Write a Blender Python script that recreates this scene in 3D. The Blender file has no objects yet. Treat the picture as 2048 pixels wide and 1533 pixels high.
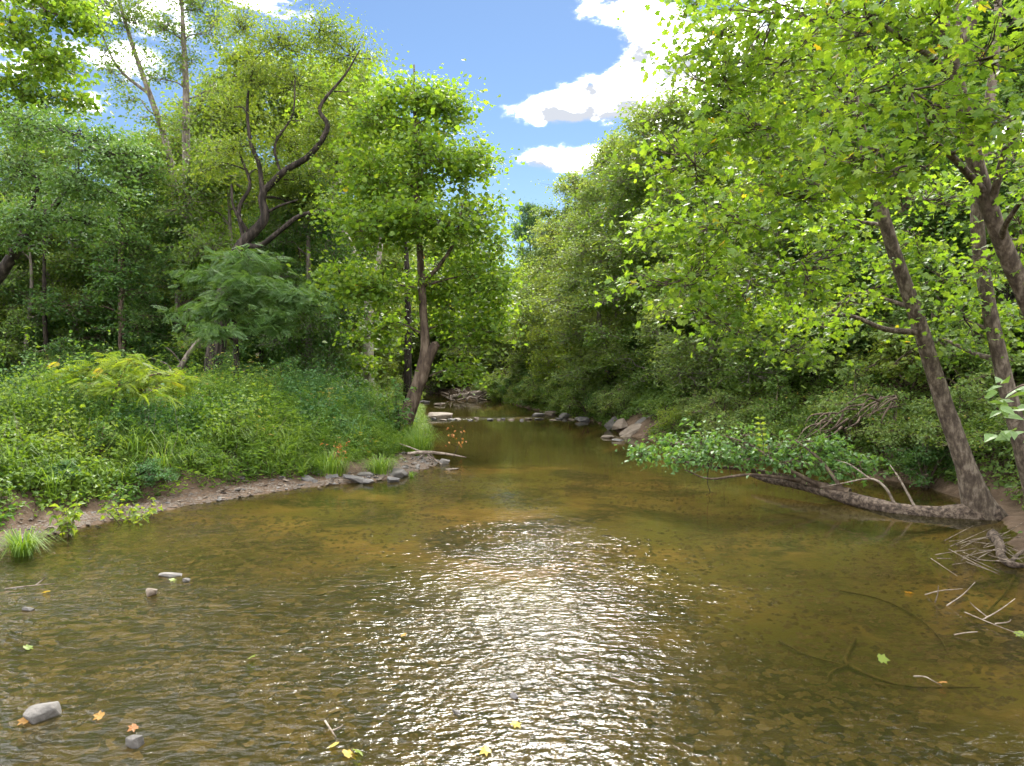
import bpy, math, random
import numpy as np
from mathutils import Vector, Matrix

random.seed(7); RNG = np.random.default_rng(7)
R = math.radians
scene = bpy.context.scene
C = scene.collection

# ------------------------------------------------------------------ camera
FPX, CX, CY, HOR, CAMH = 1462.0, 1024.0, 766.5, 725.0, 3.2
PITCH = math.atan((CY - HOR) / FPX)
cam_d = bpy.data.cameras.new('camera'); cam = bpy.data.objects.new('camera', cam_d); C.objects.link(cam)
cam.location = (0, 0, CAMH); cam.rotation_euler = (R(90) - PITCH, 0, 0)
cam_d.sensor_width = 36; cam_d.sensor_fit = 'HORIZONTAL'; cam_d.lens = 36 * FPX / 2048
cam_d.clip_end = 3000; cam_d.clip_start = 0.05
scene.camera = cam

# ------------------------------------------------------------------ light, sky, exposure
SUN_EL, SUN_AZ = R(48), R(6)          # azimuth measured from +Y towards +X
sun_dir = Vector((math.sin(SUN_AZ) * math.cos(SUN_EL), math.cos(SUN_AZ) * math.cos(SUN_EL), math.sin(SUN_EL)))
sd = bpy.data.lights.new('sun', 'SUN'); sun = bpy.data.objects.new('sun', sd); C.objects.link(sun)
sd.energy = 0.85; sd.angle = R(22); sd.color = (1, 0.95, 0.86)
sun.location = sun_dir * 60
sun.rotation_euler = sun_dir.to_track_quat('Z', 'Y').to_euler()
vs = scene.view_settings
vs.view_transform = 'Standard'; vs.look = 'None'; vs.gamma = 1; vs.exposure = 3.45; vs.use_curve_mapping = False
cy = scene.cycles
cy.use_denoising = True; cy.max_bounces = 7; cy.diffuse_bounces = 4; cy.glossy_bounces = 2
cy.transmission_bounces = 4; cy.transparent_max_bounces = 8; cy.use_adaptive_sampling = True; cy.adaptive_threshold = 0.015
cy.caustics_reflective = False; cy.caustics_refractive = False; cy.sample_clamp_indirect = 6

def px_dir(x, y):
    u = (x - CX) / FPX; v = (CY - y) / FPX
    return Vector((u, math.cos(PITCH) + v * math.sin(PITCH), -math.sin(PITCH) + v * math.cos(PITCH)))
def P(x, y, d):
    """point of the place seen at photo position x, y, at d metres ahead of the camera"""
    r = px_dir(x, y); t = d / r.y
    return Vector((r.x * t, d, CAMH + r.z * t))
def W(x, y, z=0.0):
    """point of the place seen at photo position x, y, at height z"""
    r = px_dir(x, y); t = (z - CAMH) / r.z
    return Vector((r.x * t, r.y * t, z))

world = bpy.data.worlds.new('World'); scene.world = world; world.use_nodes = True
def build_world():
    nt = world.node_tree; n = nt.nodes; l = nt.links; n.clear()
    out = n.new('ShaderNodeOutputWorld')
    sky = n.new('ShaderNodeTexSky'); sky.sky_type = 'NISHITA'; sky.sun_disc = False
    sky.sun_elevation = SUN_EL; sky.sun_rotation = SUN_AZ
    sky.air_density = 1.0; sky.dust_density = 0.1; sky.ozone_density = 3.0
    hs = n.new('ShaderNodeHueSaturation'); hs.inputs['Saturation'].default_value = 1.05; hs.inputs['Value'].default_value = 0.265
    l.new(sky.outputs[0], hs.inputs['Color'])
    bsky = n.new('ShaderNodeBackground'); bsky.inputs[1].default_value = 0.05
    l.new(hs.outputs[0], bsky.inputs[0])
    tc = n.new('ShaderNodeTexCoord'); D = tc.outputs['Generated']
    def math_(op, a, b=None, c=None, clamp=False):
        m = n.new('ShaderNodeMath'); m.operation = op; m.use_clamp = clamp
        for i, v in enumerate((a, b, c)):
            if v is None: continue
            if isinstance(v, (int, float)): m.inputs[i].default_value = v
            else: l.new(v, m.inputs[i])
        return m.outputs[0]
    sc = n.new('ShaderNodeMapping'); sc.vector_type = 'POINT'; sc.inputs['Scale'].default_value = (1, 1, 1.9)
    l.new(D, sc.inputs['Vector'])
    n1 = n.new('ShaderNodeTexNoise'); n1.inputs['Scale'].default_value = 2.6; n1.inputs['Detail'].default_value = 2
    n2 = n.new('ShaderNodeTexNoise'); n2.inputs['Scale'].default_value = 13; n2.inputs['Detail'].default_value = 10; n2.inputs['Roughness'].default_value = 0.62
    l.new(sc.outputs[0], n1.inputs['Vector']); l.new(sc.outputs[0], n2.inputs['Vector'])
    base = math_('MULTIPLY', math_('SUBTRACT', n1.outputs['Fac'], -0.25), 3.0)       # cloud fields all round the sky
    # single cumulus heads: x, y in the photo, width, height (all in radians of the dome), weight
    blobs = [(1190, 205, .10, .034, 3.4), (1310, 150, .08, .05, 2.8), (1075, 235, .07, .020, 3.6),
             (1085, 318, .075, .026, 4.0), (1190, 318, .06, .022, 3.2), (1180, -5, .08, .03, 1.8), (1270, 20, .05, .045, 1.8),
             (1420, 120, .10, .08, 1.2), (1000, 118, .022, .010, 2.4), (1060, 390, .05, .03, 0.5), (1045, 195, .03, .015, .8),
             (560, 20, .10, .05, 1.3), (330, 60, .16, .06, 1.2), (150, 170, .15, .06, 1.0), (330, 210, .08, .035, .8), (60, 40, .12, .05, .8), (620, 210, .07, .03, .5)]
    clear = [(760, 240, .85, .36, 1.15), (860, 110, .20, .22, 2.6), (930, 330, .16, .14, 2.2), (520, 170, .14, .08, 1.9), (1150, 100, .08, .05, 2.2), (1060, 268, .14, .018, 2.0), (1240, 280, .10, .016, 1.4), (1040, 60, .12, .07, 1.6), (100, 330, .25, .1, 1.6), (1100, 420, .16, .06, 1.3), (230, 120, .12, .05, 1.2)]
    sx = n.new('ShaderNodeSeparateXYZ'); l.new(D, sx.inputs[0])
    az = math_('ARCTAN2', sx.outputs['X'], sx.outputs['Y']); el = math_('ARCSINE', sx.outputs['Z'])
    tot = base
    for sgn, lst in ((1, blobs), (-1, clear)):
        for (x, y, w, h, k) in lst:
            d = px_dir(x, y).normalized(); a0 = math.atan2(d.x, d.y); e0 = math.asin(d.z)
            da = math_('MULTIPLY', math_('SUBTRACT', az, a0), 1 / w); de = math_('MULTIPLY', math_('SUBTRACT', el, e0), 1 / h)
            r2 = math_('ADD', math_('MULTIPLY', da, da), math_('MULTIPLY', de, de))
            g = math_('EXPONENT', math_('MULTIPLY', r2, -1.0))
            tot = math_('ADD', tot, math_('MULTIPLY', g, sgn * k))
    dens = math_('ADD', tot, math_('MULTIPLY', math_('SUBTRACT', n2.outputs['Fac'], 0.5), 10.0))
    mr = n.new('ShaderNodeMapRange'); mr.interpolation_type = 'SMOOTHSTEP'; mr.inputs['From Min'].default_value = -0.5; mr.inputs['From Max'].default_value = 2.4
    l.new(dens, mr.inputs['Value'])
    # clouds: bright tops and grey undersides, shading painted in by offsetting the noise upward
    up = n.new('ShaderNodeVectorMath'); up.operation = 'ADD'; up.inputs[1].default_value = (0, 0, .035); l.new(sc.outputs[0], up.inputs[0])
    n3 = n.new('ShaderNodeTexNoise'); n3.inputs['Scale'].default_value = 13; n3.inputs['Detail'].default_value = 6; n3.inputs['Roughness'].default_value = .55; l.new(up.outputs[0], n3.inputs['Vector'])
    n4 = n.new('ShaderNodeTexNoise'); n4.inputs['Scale'].default_value = 13; n4.inputs['Detail'].default_value = 6; n4.inputs['Roughness'].default_value = .55; l.new(sc.outputs[0], n4.inputs['Vector'])
    shade = math_('ADD', math_('MULTIPLY', math_('SUBTRACT', n4.outputs['Fac'], n3.outputs['Fac']), 3.0), 0.5)
    ramp = n.new('ShaderNodeValToRGB'); e = ramp.color_ramp.elements; ramp.color_ramp.interpolation = 'EASE'
    e[0].position = 0.22; e[0].color = (.085, .09, .10, 1); e[1].position = 0.72; e[1].color = (1, .98, .96, 1)
    l.new(shade, ramp.inputs[0])
    bcl = n.new('ShaderNodeBackground'); bcl.inputs[1].default_value = 0.8
    l.new(ramp.outputs[0], bcl.inputs[0])
    mix = n.new('ShaderNodeMixShader')
    l.new(math_('POWER', mr.outputs[0], 5.0), mix.inputs[0]); l.new(bsky.outputs[0], mix.inputs[1]); l.new(bcl.outputs[0], mix.inputs[2])
    l.new(mix.outputs[0], out.inputs[0])
build_world()

# ------------------------------------------------------------------ the river's course
_Y  = [-40, -20, 0, 6, 10, 12.15, 14.4, 16.4, 18.5, 19.5, 21.3, 23.4, 25, 27, 32, 39, 45, 52, 60, 66, 74, 86, 102, 140, 400]
_XL = [-16, -14, -11.8, -10.2, -9.2, -8.6, -8.1, -7.0, -5.4, -3.7, -2.7, -2.2, -2.9, -3.4, -3.7, -4.7, -5.6, -6.4, -7.6, -9, -12, -18, -29, -70, -400]
_XR = [8, 8, 7.7, 7.8, 8.0, 8.5, 9.7, 10.5, 10.6, 10.4, 9.6, 8.6, 7.9, 6.9, 5.0, 4.6, 2.5, 1.0, -1.0, -3.2, -7.5, -13, -24, -62, -390]
def XL(y): return np.interp(y, _Y, _XL)
def XR(y): return np.interp(y, _Y, _XR)
_G = RNG.random((256, 256))
def vnoise(x, y):
    x = np.asarray(x, float); y = np.asarray(y, float)
    xi = np.floor(x).astype(int); yi = np.floor(y).astype(int); fx = x - xi; fy = y - yi
    fx = fx * fx * (3 - 2 * fx); fy = fy * fy * (3 - 2 * fy)
    g = lambda i, j: _G[i & 255, j & 255]
    return (g(xi, yi) * (1 - fx) + g(xi + 1, yi) * fx) * (1 - fy) + (g(xi, yi + 1) * (1 - fx) + g(xi + 1, yi + 1) * fx) * fy
def fbm(x, y, o=4):
    s = 0; a = .5; t = 0
    for k in range(o):
        s = s + a * vnoise(np.asarray(x) * 2 ** k + 17 * k, np.asarray(y) * 2 ** k + 31 * k); t += a; a *= .5
    return s / t - .5
def height(x, y):
    x = np.asarray(x, float); y = np.asarray(y, float)
    wob = fbm(x * .8, y * .8, 3) * .7
    sl = XL(y) - x + wob; sr = x - XR(y) + wob
    rough = fbm(x * 1.7 + 9, y * 1.7, 4)
    spit = np.exp(-((y - 21.5) / 3.2) ** 2)                       # the gravel spit has a wider beach
    left = np.interp(sl - spit * 1.1, [-1.2, 0, .9, 1.6, 2.6, 4.5, 9, 40, 600], [0.0, 0.03, .16, .55, .95, 1.25, 1.5, 2.4, 10]) + rough * .22 * np.clip(sl, 0, 1)
    left = np.where(sl < 1.1 * spit, np.clip(sl, 0, 2) * .10 + .02 + rough * .08, left)
    flat = np.exp(-((y - 14.5) / 2.2) ** 2) * 1.0                 # low shelf under the leaning sycamore
    srr = np.clip(sr - flat, 0, None)
    right = np.interp(srr, [0, .4, 1.5, 4, 12, 26, 60, 600], [0.03, .3, .95, 2.4, 7.6, 15.0, 22, 60]) + rough * .5 * np.clip(sr, 0, 1) + np.clip(sr, 0, 1) * .1
    right = right * np.interp(y, [50, 75, 110, 200], [1, .55, .3, .3])
    dl = -sl; dr = -sr
    m = np.minimum(dl, dr)
    deep = np.maximum(np.clip((x + 2.0) / 6, 0, 1) * .75, np.clip((y - 21) / 6, 0, 1.15)) * np.clip(dr / 2.5, 0, 1) * np.clip((y - 3) / 6, .25, 1)
    bed = -(.04 + .16 * np.clip(m / 1.5, 0, 1) + .32 * deep) + rough * .09 * np.clip(m, 0, 1) + fbm(x * .35, y * .35, 2) * .12 * np.clip(m, 0, 1)
    bed = np.minimum(bed, -.03)
    return np.where(sl > 0, left, np.where(sr > 0, right, bed))
def gz(x, y): return float(height(x, y))

# ------------------------------------------------------------------ materials
MATS = {}
def newmat(name):
    m = bpy.data.materials.new(name); m.use_nodes = True; nt = m.node_tree; nt.nodes.clear()
    out = nt.nodes.new('ShaderNodeOutputMaterial'); MATS[name] = m
    return m, nt.nodes, nt.links, out
def ramp(n, stops, interp='LINEAR'):
    r = n.new('ShaderNodeValToRGB'); r.color_ramp.interpolation = interp
    e = r.color_ramp.elements
    while len(e) < len(stops): e.new(0.5)
    for i, (p, c) in enumerate(stops):
        e[i].position = p; e[i].color = (*c, 1)
    return r
def leafmat(name, dark, mid, light, trans=.42, accent=None, acc=.03, gloss=.35, rough=.45):
    m, n, l, out = newmat(name)
    at = n.new('ShaderNodeAttribute'); at.attribute_name = 'var'
    stops = [(0, dark), (.5, mid), (1 - acc - .02, light)]
    if accent: stops += [(1 - acc, accent)]
    r = ramp(n, stops); l.new(at.outputs['Fac'], r.inputs[0])
    p = n.new('ShaderNodeBsdfPrincipled'); p.inputs['Roughness'].default_value = rough; p.inputs['Specular IOR Level'].default_value = gloss
    l.new(r.outputs[0], p.inputs['Base Color'])
    t = n.new('ShaderNodeBsdfTranslucent')
    hs = n.new('ShaderNodeMix'); hs.data_type = 'RGBA'; hs.blend_type = 'MULTIPLY'; hs.inputs[0].default_value = 1
    l.new(r.outputs[0], hs.inputs[6]); hs.inputs[7].default_value = (1.95, 1.78, .62, 1)
    l.new(hs.outputs[2], t.inputs['Color'])
    mx = n.new('ShaderNodeMixShader'); mx.inputs[0].default_value = trans
    l.new(p.outputs[0], mx.inputs[1]); l.new(t.outputs[0], mx.inputs[2]); l.new(mx.outputs[0], out.inputs[0])
    return m
leafmat('leaf_sycamore', (.058, .125, .02), (.115, .205, .03), (.20, .285, .042), .52, (.40, .30, .03), .03)
leafmat('leaf_sycamore_left', (.058, .125, .022), (.108, .195, .03), (.18, .255, .04), .55, (.30, .25, .03), .02)
leafmat('leaf_locust', (.064, .115, .02), (.105, .165, .03), (.165, .215, .04), .5)
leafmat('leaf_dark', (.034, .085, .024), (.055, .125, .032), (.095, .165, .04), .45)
leafmat('leaf_blue', (.044, .105, .028), (.072, .150, .038), (.115, .195, .054), .35, gloss=.5)
leafmat('leaf_mid', (.052, .105, .022), (.088, .155, .03), (.142, .205, .042), .45, (.26, .20, .05), .02)
leafmat('leaf_hill', (.082, .142, .040), (.130, .200, .056), (.195, .25, .072), .45, (.28, .20, .06), .02)
leafmat('leaf_yellow', (.085, .15, .022), (.14, .21, .03), (.21, .27, .04), .5, (.34, .29, .03), .04)
leafmat('leaf_weed', (.046, .110, .024), (.082, .168, .034), (.14, .225, .048), .45, (.26, .23, .05), .03)
leafmat('leaf_glossy', (.045, .11, .030), (.072, .155, .042), (.115, .20, .056), .4, gloss=.35, rough=.5)
leafmat('leaf_weed_lime', (.075, .145, .02), (.12, .20, .028), (.18, .25, .04), .45)
leafmat('leaf_weed_blue', (.036, .10, .036), (.06, .15, .05), (.10, .195, .065), .4)
leafmat('leaf_russet', (.12, .06, .03), (.17, .08, .035), (.13, .12, .04), .4)
leafmat('grass', (.055, .115, .018), (.10, .18, .026), (.17, .25, .04), .45, (.33, .27, .10), .06)
leafmat('flower_yellow', (.55, .34, .02), (.62, .42, .03), (.66, .48, .04), .3)
leafmat('dead_leaf', (.22, .09, .03), (.30, .14, .04), (.40, .20, .05), .3)
leafmat('autumn_leaf', (.26, .13, .03), (.33, .21, .04), (.34, .29, .06), .3)

def bark(name, a, b, c, scale=6, stretch=.25, bump=.6, vor=False):
    m, n, l, out = newmat(name)
    tc = n.new('ShaderNodeTexCoord'); mp = n.new('ShaderNodeMapping'); mp.inputs['Scale'].default_value = (1, 1, stretch)
    l.new(tc.outputs['Object'], mp.inputs[0])
    nz = n.new('ShaderNodeTexNoise'); nz.inputs['Scale'].default_value = scale; nz.inputs['Detail'].default_value = 8; nz.inputs['Roughness'].default_value = .65
    l.new(mp.outputs[0], nz.inputs['Vector'])
    r = ramp(n, [(.38, a), (.5, b), (.61, c)]); l.new(nz.outputs['Fac'], r.inputs[0])
    n2 = n.new('ShaderNodeTexNoise'); n2.inputs['Scale'].default_value = scale * 3; n2.inputs['Detail'].default_value = 6
    l.new(mp.outputs[0], n2.inputs['Vector'])
    bp = n.new('ShaderNodeBump'); bp.inputs['Strength'].default_value = bump; bp.inputs['Distance'].default_value = .03
    l.new(n2.outputs['Fac'], bp.inputs['Height'])
    p = n.new('ShaderNodeBsdfPrincipled'); p.inputs['Roughness'].default_value = .85; p.inputs['Specular IOR Level'].default_value = .2
    l.new(r.outputs[0], p.inputs['Base Color']); l.new(bp.outputs[0], p.inputs['Normal']); l.new(p.outputs[0], out.inputs[0])
bark('bark_brown', (.038, .027, .02), (.08, .058, .042), (.14, .108, .08), 5, .3)
bark('bark_sycamore', (.045, .034, .026), (.085, .066, .05), (.17, .14, .11), 9, .45, .9)
bark('bark_pale', (.16, .12, .09), (.34, .30, .25), (.52, .49, .43), 3.5, .5)
bark('bark_dark', (.012, .010, .008), (.028, .022, .018), (.065, .053, .043), 7, .25, .9)
bark('bark_grey', (.075, .062, .05), (.14, .12, .10), (.23, .20, .17), 6, .25)
bark('wood_log', (.024, .018, .014), (.075, .055, .042), (.15, .118, .092), 11, 1.0, 1.0)
bark('wood_dead', (.09, .07, .055), (.17, .138, .11), (.27, .23, .19), 8, 1.0, .6)
bark('wood_sunken', (.05, .042, .022), (.085, .068, .034), (.12, .09, .045), 8, 1.0, .4)

def rockmat(name, a, b, c, sc=3.0):
    m, n, l, out = newmat(name)
    tc = n.new('ShaderNodeTexCoord'); oi = n.new('ShaderNodeObjectInfo')
    ad = n.new('ShaderNodeVectorMath'); ad.operation = 'ADD'; l.new(tc.outputs['Object'], ad.inputs[0]); l.new(oi.outputs['Location'], ad.inputs[1])
    nz = n.new('ShaderNodeTexNoise'); nz.inputs['Scale'].default_value = sc; nz.inputs['Detail'].default_value = 9; nz.inputs['Roughness'].default_value = .65
    l.new(ad.outputs[0], nz.inputs['Vector'])
    r = ramp(n, [(.3, a), (.5, b), (.7, c)]); l.new(nz.outputs['Fac'], r.inputs[0])
    hv = n.new('ShaderNodeHueSaturation'); l.new(r.outputs[0], hv.inputs['Color'])
    mr = n.new('ShaderNodeMapRange'); mr.inputs['To Min'].default_value = .65; mr.inputs['To Max'].default_value = 1.3
    l.new(oi.outputs['Random'], mr.inputs['Value']); l.new(mr.outputs[0], hv.inputs['Value'])
    n2 = n.new('ShaderNodeTexNoise'); n2.inputs['Scale'].default_value = sc * 9; n2.inputs['Detail'].default_value = 8; l.new(ad.outputs[0], n2.inputs['Vector'])
    bp = n.new('ShaderNodeBump'); bp.inputs['Strength'].default_value = .5; bp.inputs['Distance'].default_value = .03; l.new(n2.outputs['Fac'], bp.inputs['Height'])
    p = n.new('ShaderNodeBsdfPrincipled'); p.inputs['Roughness'].default_value = .75; p.inputs['Specular IOR Level'].default_value = .3
    l.new(hv.outputs[0], p.inputs['Base Color']); l.new(bp.outputs[0], p.inputs['Normal']); l.new(p.outputs[0], out.inputs[0])
rockmat('stone_grey', (.05, .047, .045), (.105, .098, .09), (.18, .168, .155))
rockmat('stone_tan', (.08, .062, .047), (.14, .112, .086), (.22, .185, .15))
rockmat('stone_dark', (.05, .048, .048), (.09, .086, .084), (.16, .15, .14))
rockmat('stone_bed', (.05, .036, .018), (.10, .07, .034), (.17, .125, .065), 2.0)

def ground_material():
    m, n, l, out = newmat('ground')
    g = n.new('ShaderNodeNewGeometry'); sx = n.new('ShaderNodeSeparateXYZ'); l.new(g.outputs['Position'], sx.inputs[0])
    def noise(sc, det=8, rg=.6):
        z = n.new('ShaderNodeTexNoise'); z.inputs['Scale'].default_value = sc; z.inputs['Detail'].default_value = det; z.inputs['Roughness'].default_value = rg
        l.new(g.outputs['Position'], z.inputs['Vector']); return z.outputs['Fac']
    def mix(f, a, b, bt='MIX'):
        x = n.new('ShaderNodeMix'); x.data_type = 'RGBA'; x.blend_type = bt
        for i, v in ((0, f), (6, a), (7, b)):
            if isinstance(v, (int, float)): x.inputs[i].default_value = v
            elif isinstance(v, tuple): x.inputs[i].default_value = (*v, 1)
            else: l.new(v, x.inputs[i])
        return x.outputs[2]
    def mrange(v, a, b):
        x = n.new('ShaderNodeMapRange'); x.interpolation_type = 'SMOOTHSTEP'; x.inputs['From Min'].default_value = a; x.inputs['From Max'].default_value = b
        l.new(v, x.inputs['Value']); return x.outputs[0]
    # river bed: sandy gold, algae olive patches, dark cobble specks
    sand = ramp(n, [(.3, (.11, .072, .030)), (.5, (.19, .13, .056)), (.7, (.29, .205, .098))]); l.new(noise(1.3, 10, .7), sand.inputs[0])
    alg = mix(mrange(noise(.35, 4), .36, .58), sand.outputs[0], (.105, .095, .030))
    vo = n.new('ShaderNodeTexVoronoi'); vo.inputs['Scale'].default_value = 7; vo.feature = 'F1'
    dn = n.new('ShaderNodeTexNoise'); dn.inputs['Scale'].default_value = 5; l.new(g.outputs['Position'], dn.inputs['Vector'])
    dv = n.new('ShaderNodeVectorMath'); dv.operation = 'MULTIPLY_ADD'; dv.inputs[1].default_value = (.25, .25, .25)
    l.new(dn.outputs['Color'], dv.inputs[0]); l.new(g.outputs['Position'], dv.inputs[2]); l.new(dv.outputs[0], vo.inputs['Vector'])
    cob = ramp(n, [(0, (.008, .007, .005)), (.45, (.025, .019, .012)), (.8, (.065, .048, .028)), (1, (.13, .10, .062))]); 
    sc_ = n.new('ShaderNodeSeparateColor'); l.new(vo.outputs['Color'], sc_.inputs[0]); l.new(sc_.outputs[0], cob.inputs[0])
    rp = n.new('ShaderNodeMath'); rp.operation = 'MULTIPLY_ADD'; l.new(sx.outputs['X'], rp.inputs[0]); rp.inputs[1].default_value = .55; l.new(sx.outputs['Y'], rp.inputs[2])
    rq = n.new('ShaderNodeMath'); rq.operation = 'MULTIPLY_ADD'; l.new(noise(.5, 5), rq.inputs[0]); rq.inputs[1].default_value = -9.0; l.new(rp.outputs[0], rq.inputs[2])
    rr_ = n.new('ShaderNodeMapRange'); rr_.interpolation_type = 'SMOOTHSTEP'; rr_.inputs['From Min'].default_value = 4.0; rr_.inputs['From Max'].default_value = 8.5; rr_.inputs['To Min'].default_value = 1; rr_.inputs['To Max'].default_value = 0; l.new(rp.outputs[0] if False else rq.outputs[0], rr_.inputs['Value'])
    mxm = n.new('ShaderNodeMath'); mxm.operation = 'MAXIMUM'; l.new(rr_.outputs[0], mxm.inputs[0]); l.new(mrange(noise(.5, 5), .46, .60), mxm.inputs[1])
    bed0 = mix(mxm.outputs[0], alg, cob.outputs[0])
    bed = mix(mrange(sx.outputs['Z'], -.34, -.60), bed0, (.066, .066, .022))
    # banks
    soil = ramp(n, [(.3, (.045, .030, .020)), (.5, (.09, .062, .042)), (.7, (.155, .112, .08))]); l.new(noise(2.2, 10, .7), soil.inputs[0])
    litter = ramp(n, [(.3, (.025, .018, .011)), (.5, (.055, .04, .023)), (.7, (.10, .075, .042))]); l.new(noise(4, 10, .7), litter.inputs[0])
    c1 = mix(mrange(sx.outputs['Z'], -.03, .02), bed, soil.outputs[0])
    c2 = mix(mrange(sx.outputs['Z'], .35, .9), c1, litter.outputs[0])
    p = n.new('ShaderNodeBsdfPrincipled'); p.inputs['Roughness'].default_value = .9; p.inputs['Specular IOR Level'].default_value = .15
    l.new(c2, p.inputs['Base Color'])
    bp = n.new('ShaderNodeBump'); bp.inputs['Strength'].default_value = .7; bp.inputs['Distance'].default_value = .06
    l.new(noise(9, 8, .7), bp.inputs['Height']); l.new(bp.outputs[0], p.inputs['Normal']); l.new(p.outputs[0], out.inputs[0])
ground_material()

def water_material():
    m, n, l, out = newmat('water')
    g = n.new('ShaderNodeNewGeometry')
    def mp(sx, sy, rot):
        x = n.new('ShaderNodeMapping'); x.inputs['Scale'].default_value = (sx, sy, 1); x.inputs['Rotation'].default_value = (0, 0, R(rot)); l.new(g.outputs['Position'], x.inputs[0]); return x.outputs[0]
    def noise(vec, sc, det, rg=.5, dist=0):
        z = n.new('ShaderNodeTexNoise'); z.inputs['Scale'].default_value = sc; z.inputs['Detail'].default_value = det; z.inputs['Roughness'].default_value = rg; z.inputs['Distortion'].default_value = dist
        l.new(vec, z.inputs['Vector']); return z.outputs['Fac']
    def M(op, a, b, clamp=False):
        x = n.new('ShaderNodeMath'); x.operation = op; x.use_clamp = clamp
        for i, v in enumerate((a, b)):
            if isinstance(v, (int, float)): x.inputs[i].default_value = v
            else: l.new(v, x.inputs[i])
        return x.outputs[0]
    at = n.new('ShaderNodeAttribute'); at.attribute_name = 'riffle'
    rif = at.outputs['Fac']
    fine = noise(mp(1, 1.7, 6), 5.6, 2.5, .5, .3)
    small = noise(mp(1, 1.5, -12), 14, 2, .5, .2)
    big = noise(mp(1, 1.8, 20), 1.3, 2)
    h = M('ADD', M('MULTIPLY', fine, M('ADD', M('MULTIPLY', rif, 1.0), .0)), M('MULTIPLY', small, M('MULTIPLY', rif, .30)))
    h = M('ADD', h, M('MULTIPLY', big, M('ADD', M('MULTIPLY', rif, .8), .03)))
    bp = n.new('ShaderNodeBump'); bp.inputs['Strength'].default_value = 1.0; bp.inputs['Distance'].default_value = .05
    l.new(h, bp.inputs['Height'])
    fr = n.new('ShaderNodeFresnel'); fr.inputs['IOR'].default_value = 1.333; l.new(bp.outputs[0], fr.inputs['Normal'])
    gl = n.new('ShaderNodeBsdfGlossy'); rg_ = M('ADD', M('MULTIPLY', rif, .15, True), .012); l.new(rg_, gl.inputs['Roughness']); l.new(bp.outputs[0], gl.inputs['Normal'])
    tr = n.new('ShaderNodeBsdfTransparent'); tr.inputs['Color'].default_value = (.80, .72, .48, 1)
    df = n.new('ShaderNodeBsdfDiffuse'); df.inputs['Color'].default_value = (.07, .07, .022, 1)
    m1 = n.new('ShaderNodeMixShader'); m1.inputs[0].default_value = .13; l.new(tr.outputs[0], m1.inputs[1]); l.new(df.outputs[0], m1.inputs[2])
    m2 = n.new('ShaderNodeMixShader'); l.new(fr.outputs[0], m2.inputs[0]); l.new(m1.outputs[0], m2.inputs[1]); l.new(gl.outputs[0], m2.inputs[2])
    l.new(m2.outputs[0], out.inputs[0])
water_material()

# ------------------------------------------------------------------ mesh helpers
class MB:
    def __init__(s): s.V = []; s.F = []; s.n = 0
    def add(s, V, F, mat=0, var=None, smooth=False):
        V = np.asarray(V, np.float32).reshape(-1, 3); F = np.asarray(F, np.int32)
        if len(F) == 0: return
        if var is None: var = np.zeros(len(F), np.float32)
        s.V.append(V); s.F.append((F + s.n, mat, np.asarray(var, np.float32), smooth)); s.n += len(V)
    def mesh(s, name, mats, origin=(0, 0, 0)):
        me = bpy.data.meshes.new(name)
        V = np.concatenate(s.V) - np.asarray(origin, np.float32)
        loops = np.concatenate([f[0].ravel() for f in s.F])
        tot = np.concatenate([np.full(len(f[0]), f[0].shape[1], np.int32) for f in s.F])
        st = np.concatenate([[0], np.cumsum(tot)[:-1]]).astype(np.int32)
        me.vertices.add(len(V)); me.vertices.foreach_set('co', V.ravel())
        me.loops.add(len(loops)); me.loops.foreach_set('vertex_index', loops)
        me.polygons.add(len(tot)); me.polygons.foreach_set('loop_start', st); me.polygons.foreach_set('loop_total', tot)
        me.polygons.foreach_set('material_index', np.concatenate([np.full(len(f[0]), f[1], np.int32) for f in s.F]))
        me.polygons.foreach_set('use_smooth', np.concatenate([np.full(len(f[0]), f[3], bool) for f in s.F]))
        a = me.attributes.new('var', 'FLOAT', 'FACE'); a.data.foreach_set('value', np.concatenate([f[2] for f in s.F]))
        for m in mats: me.materials.append(MATS[m])
        me.update(calc_edges=True)
        return me
def link(name, me, parent=None, loc=None):
    o = bpy.data.objects.new(name, me); C.objects.link(o)
    if parent is not None: o.parent = parent
    if loc is not None: o.location = loc
    return o
def tag(o, label=None, cat=None, group=None, kind=None):
    if label: o['label'] = label
    if cat: o['category'] = cat
    if group: o['group'] = group
    if kind: o['kind'] = kind
    return o
def empty(name, loc, label, cat, group=None):
    o = bpy.data.objects.new(name, None); o.empty_display_size = .2; C.objects.link(o); o.location = loc
    return tag(o, label, cat, group)
def copy_tree(o, parent=None):
    c = o.copy(); C.objects.link(c); c.parent = parent
    for ch in [k for k in o.children]: copy_tree(ch, c)
    return c

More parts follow.
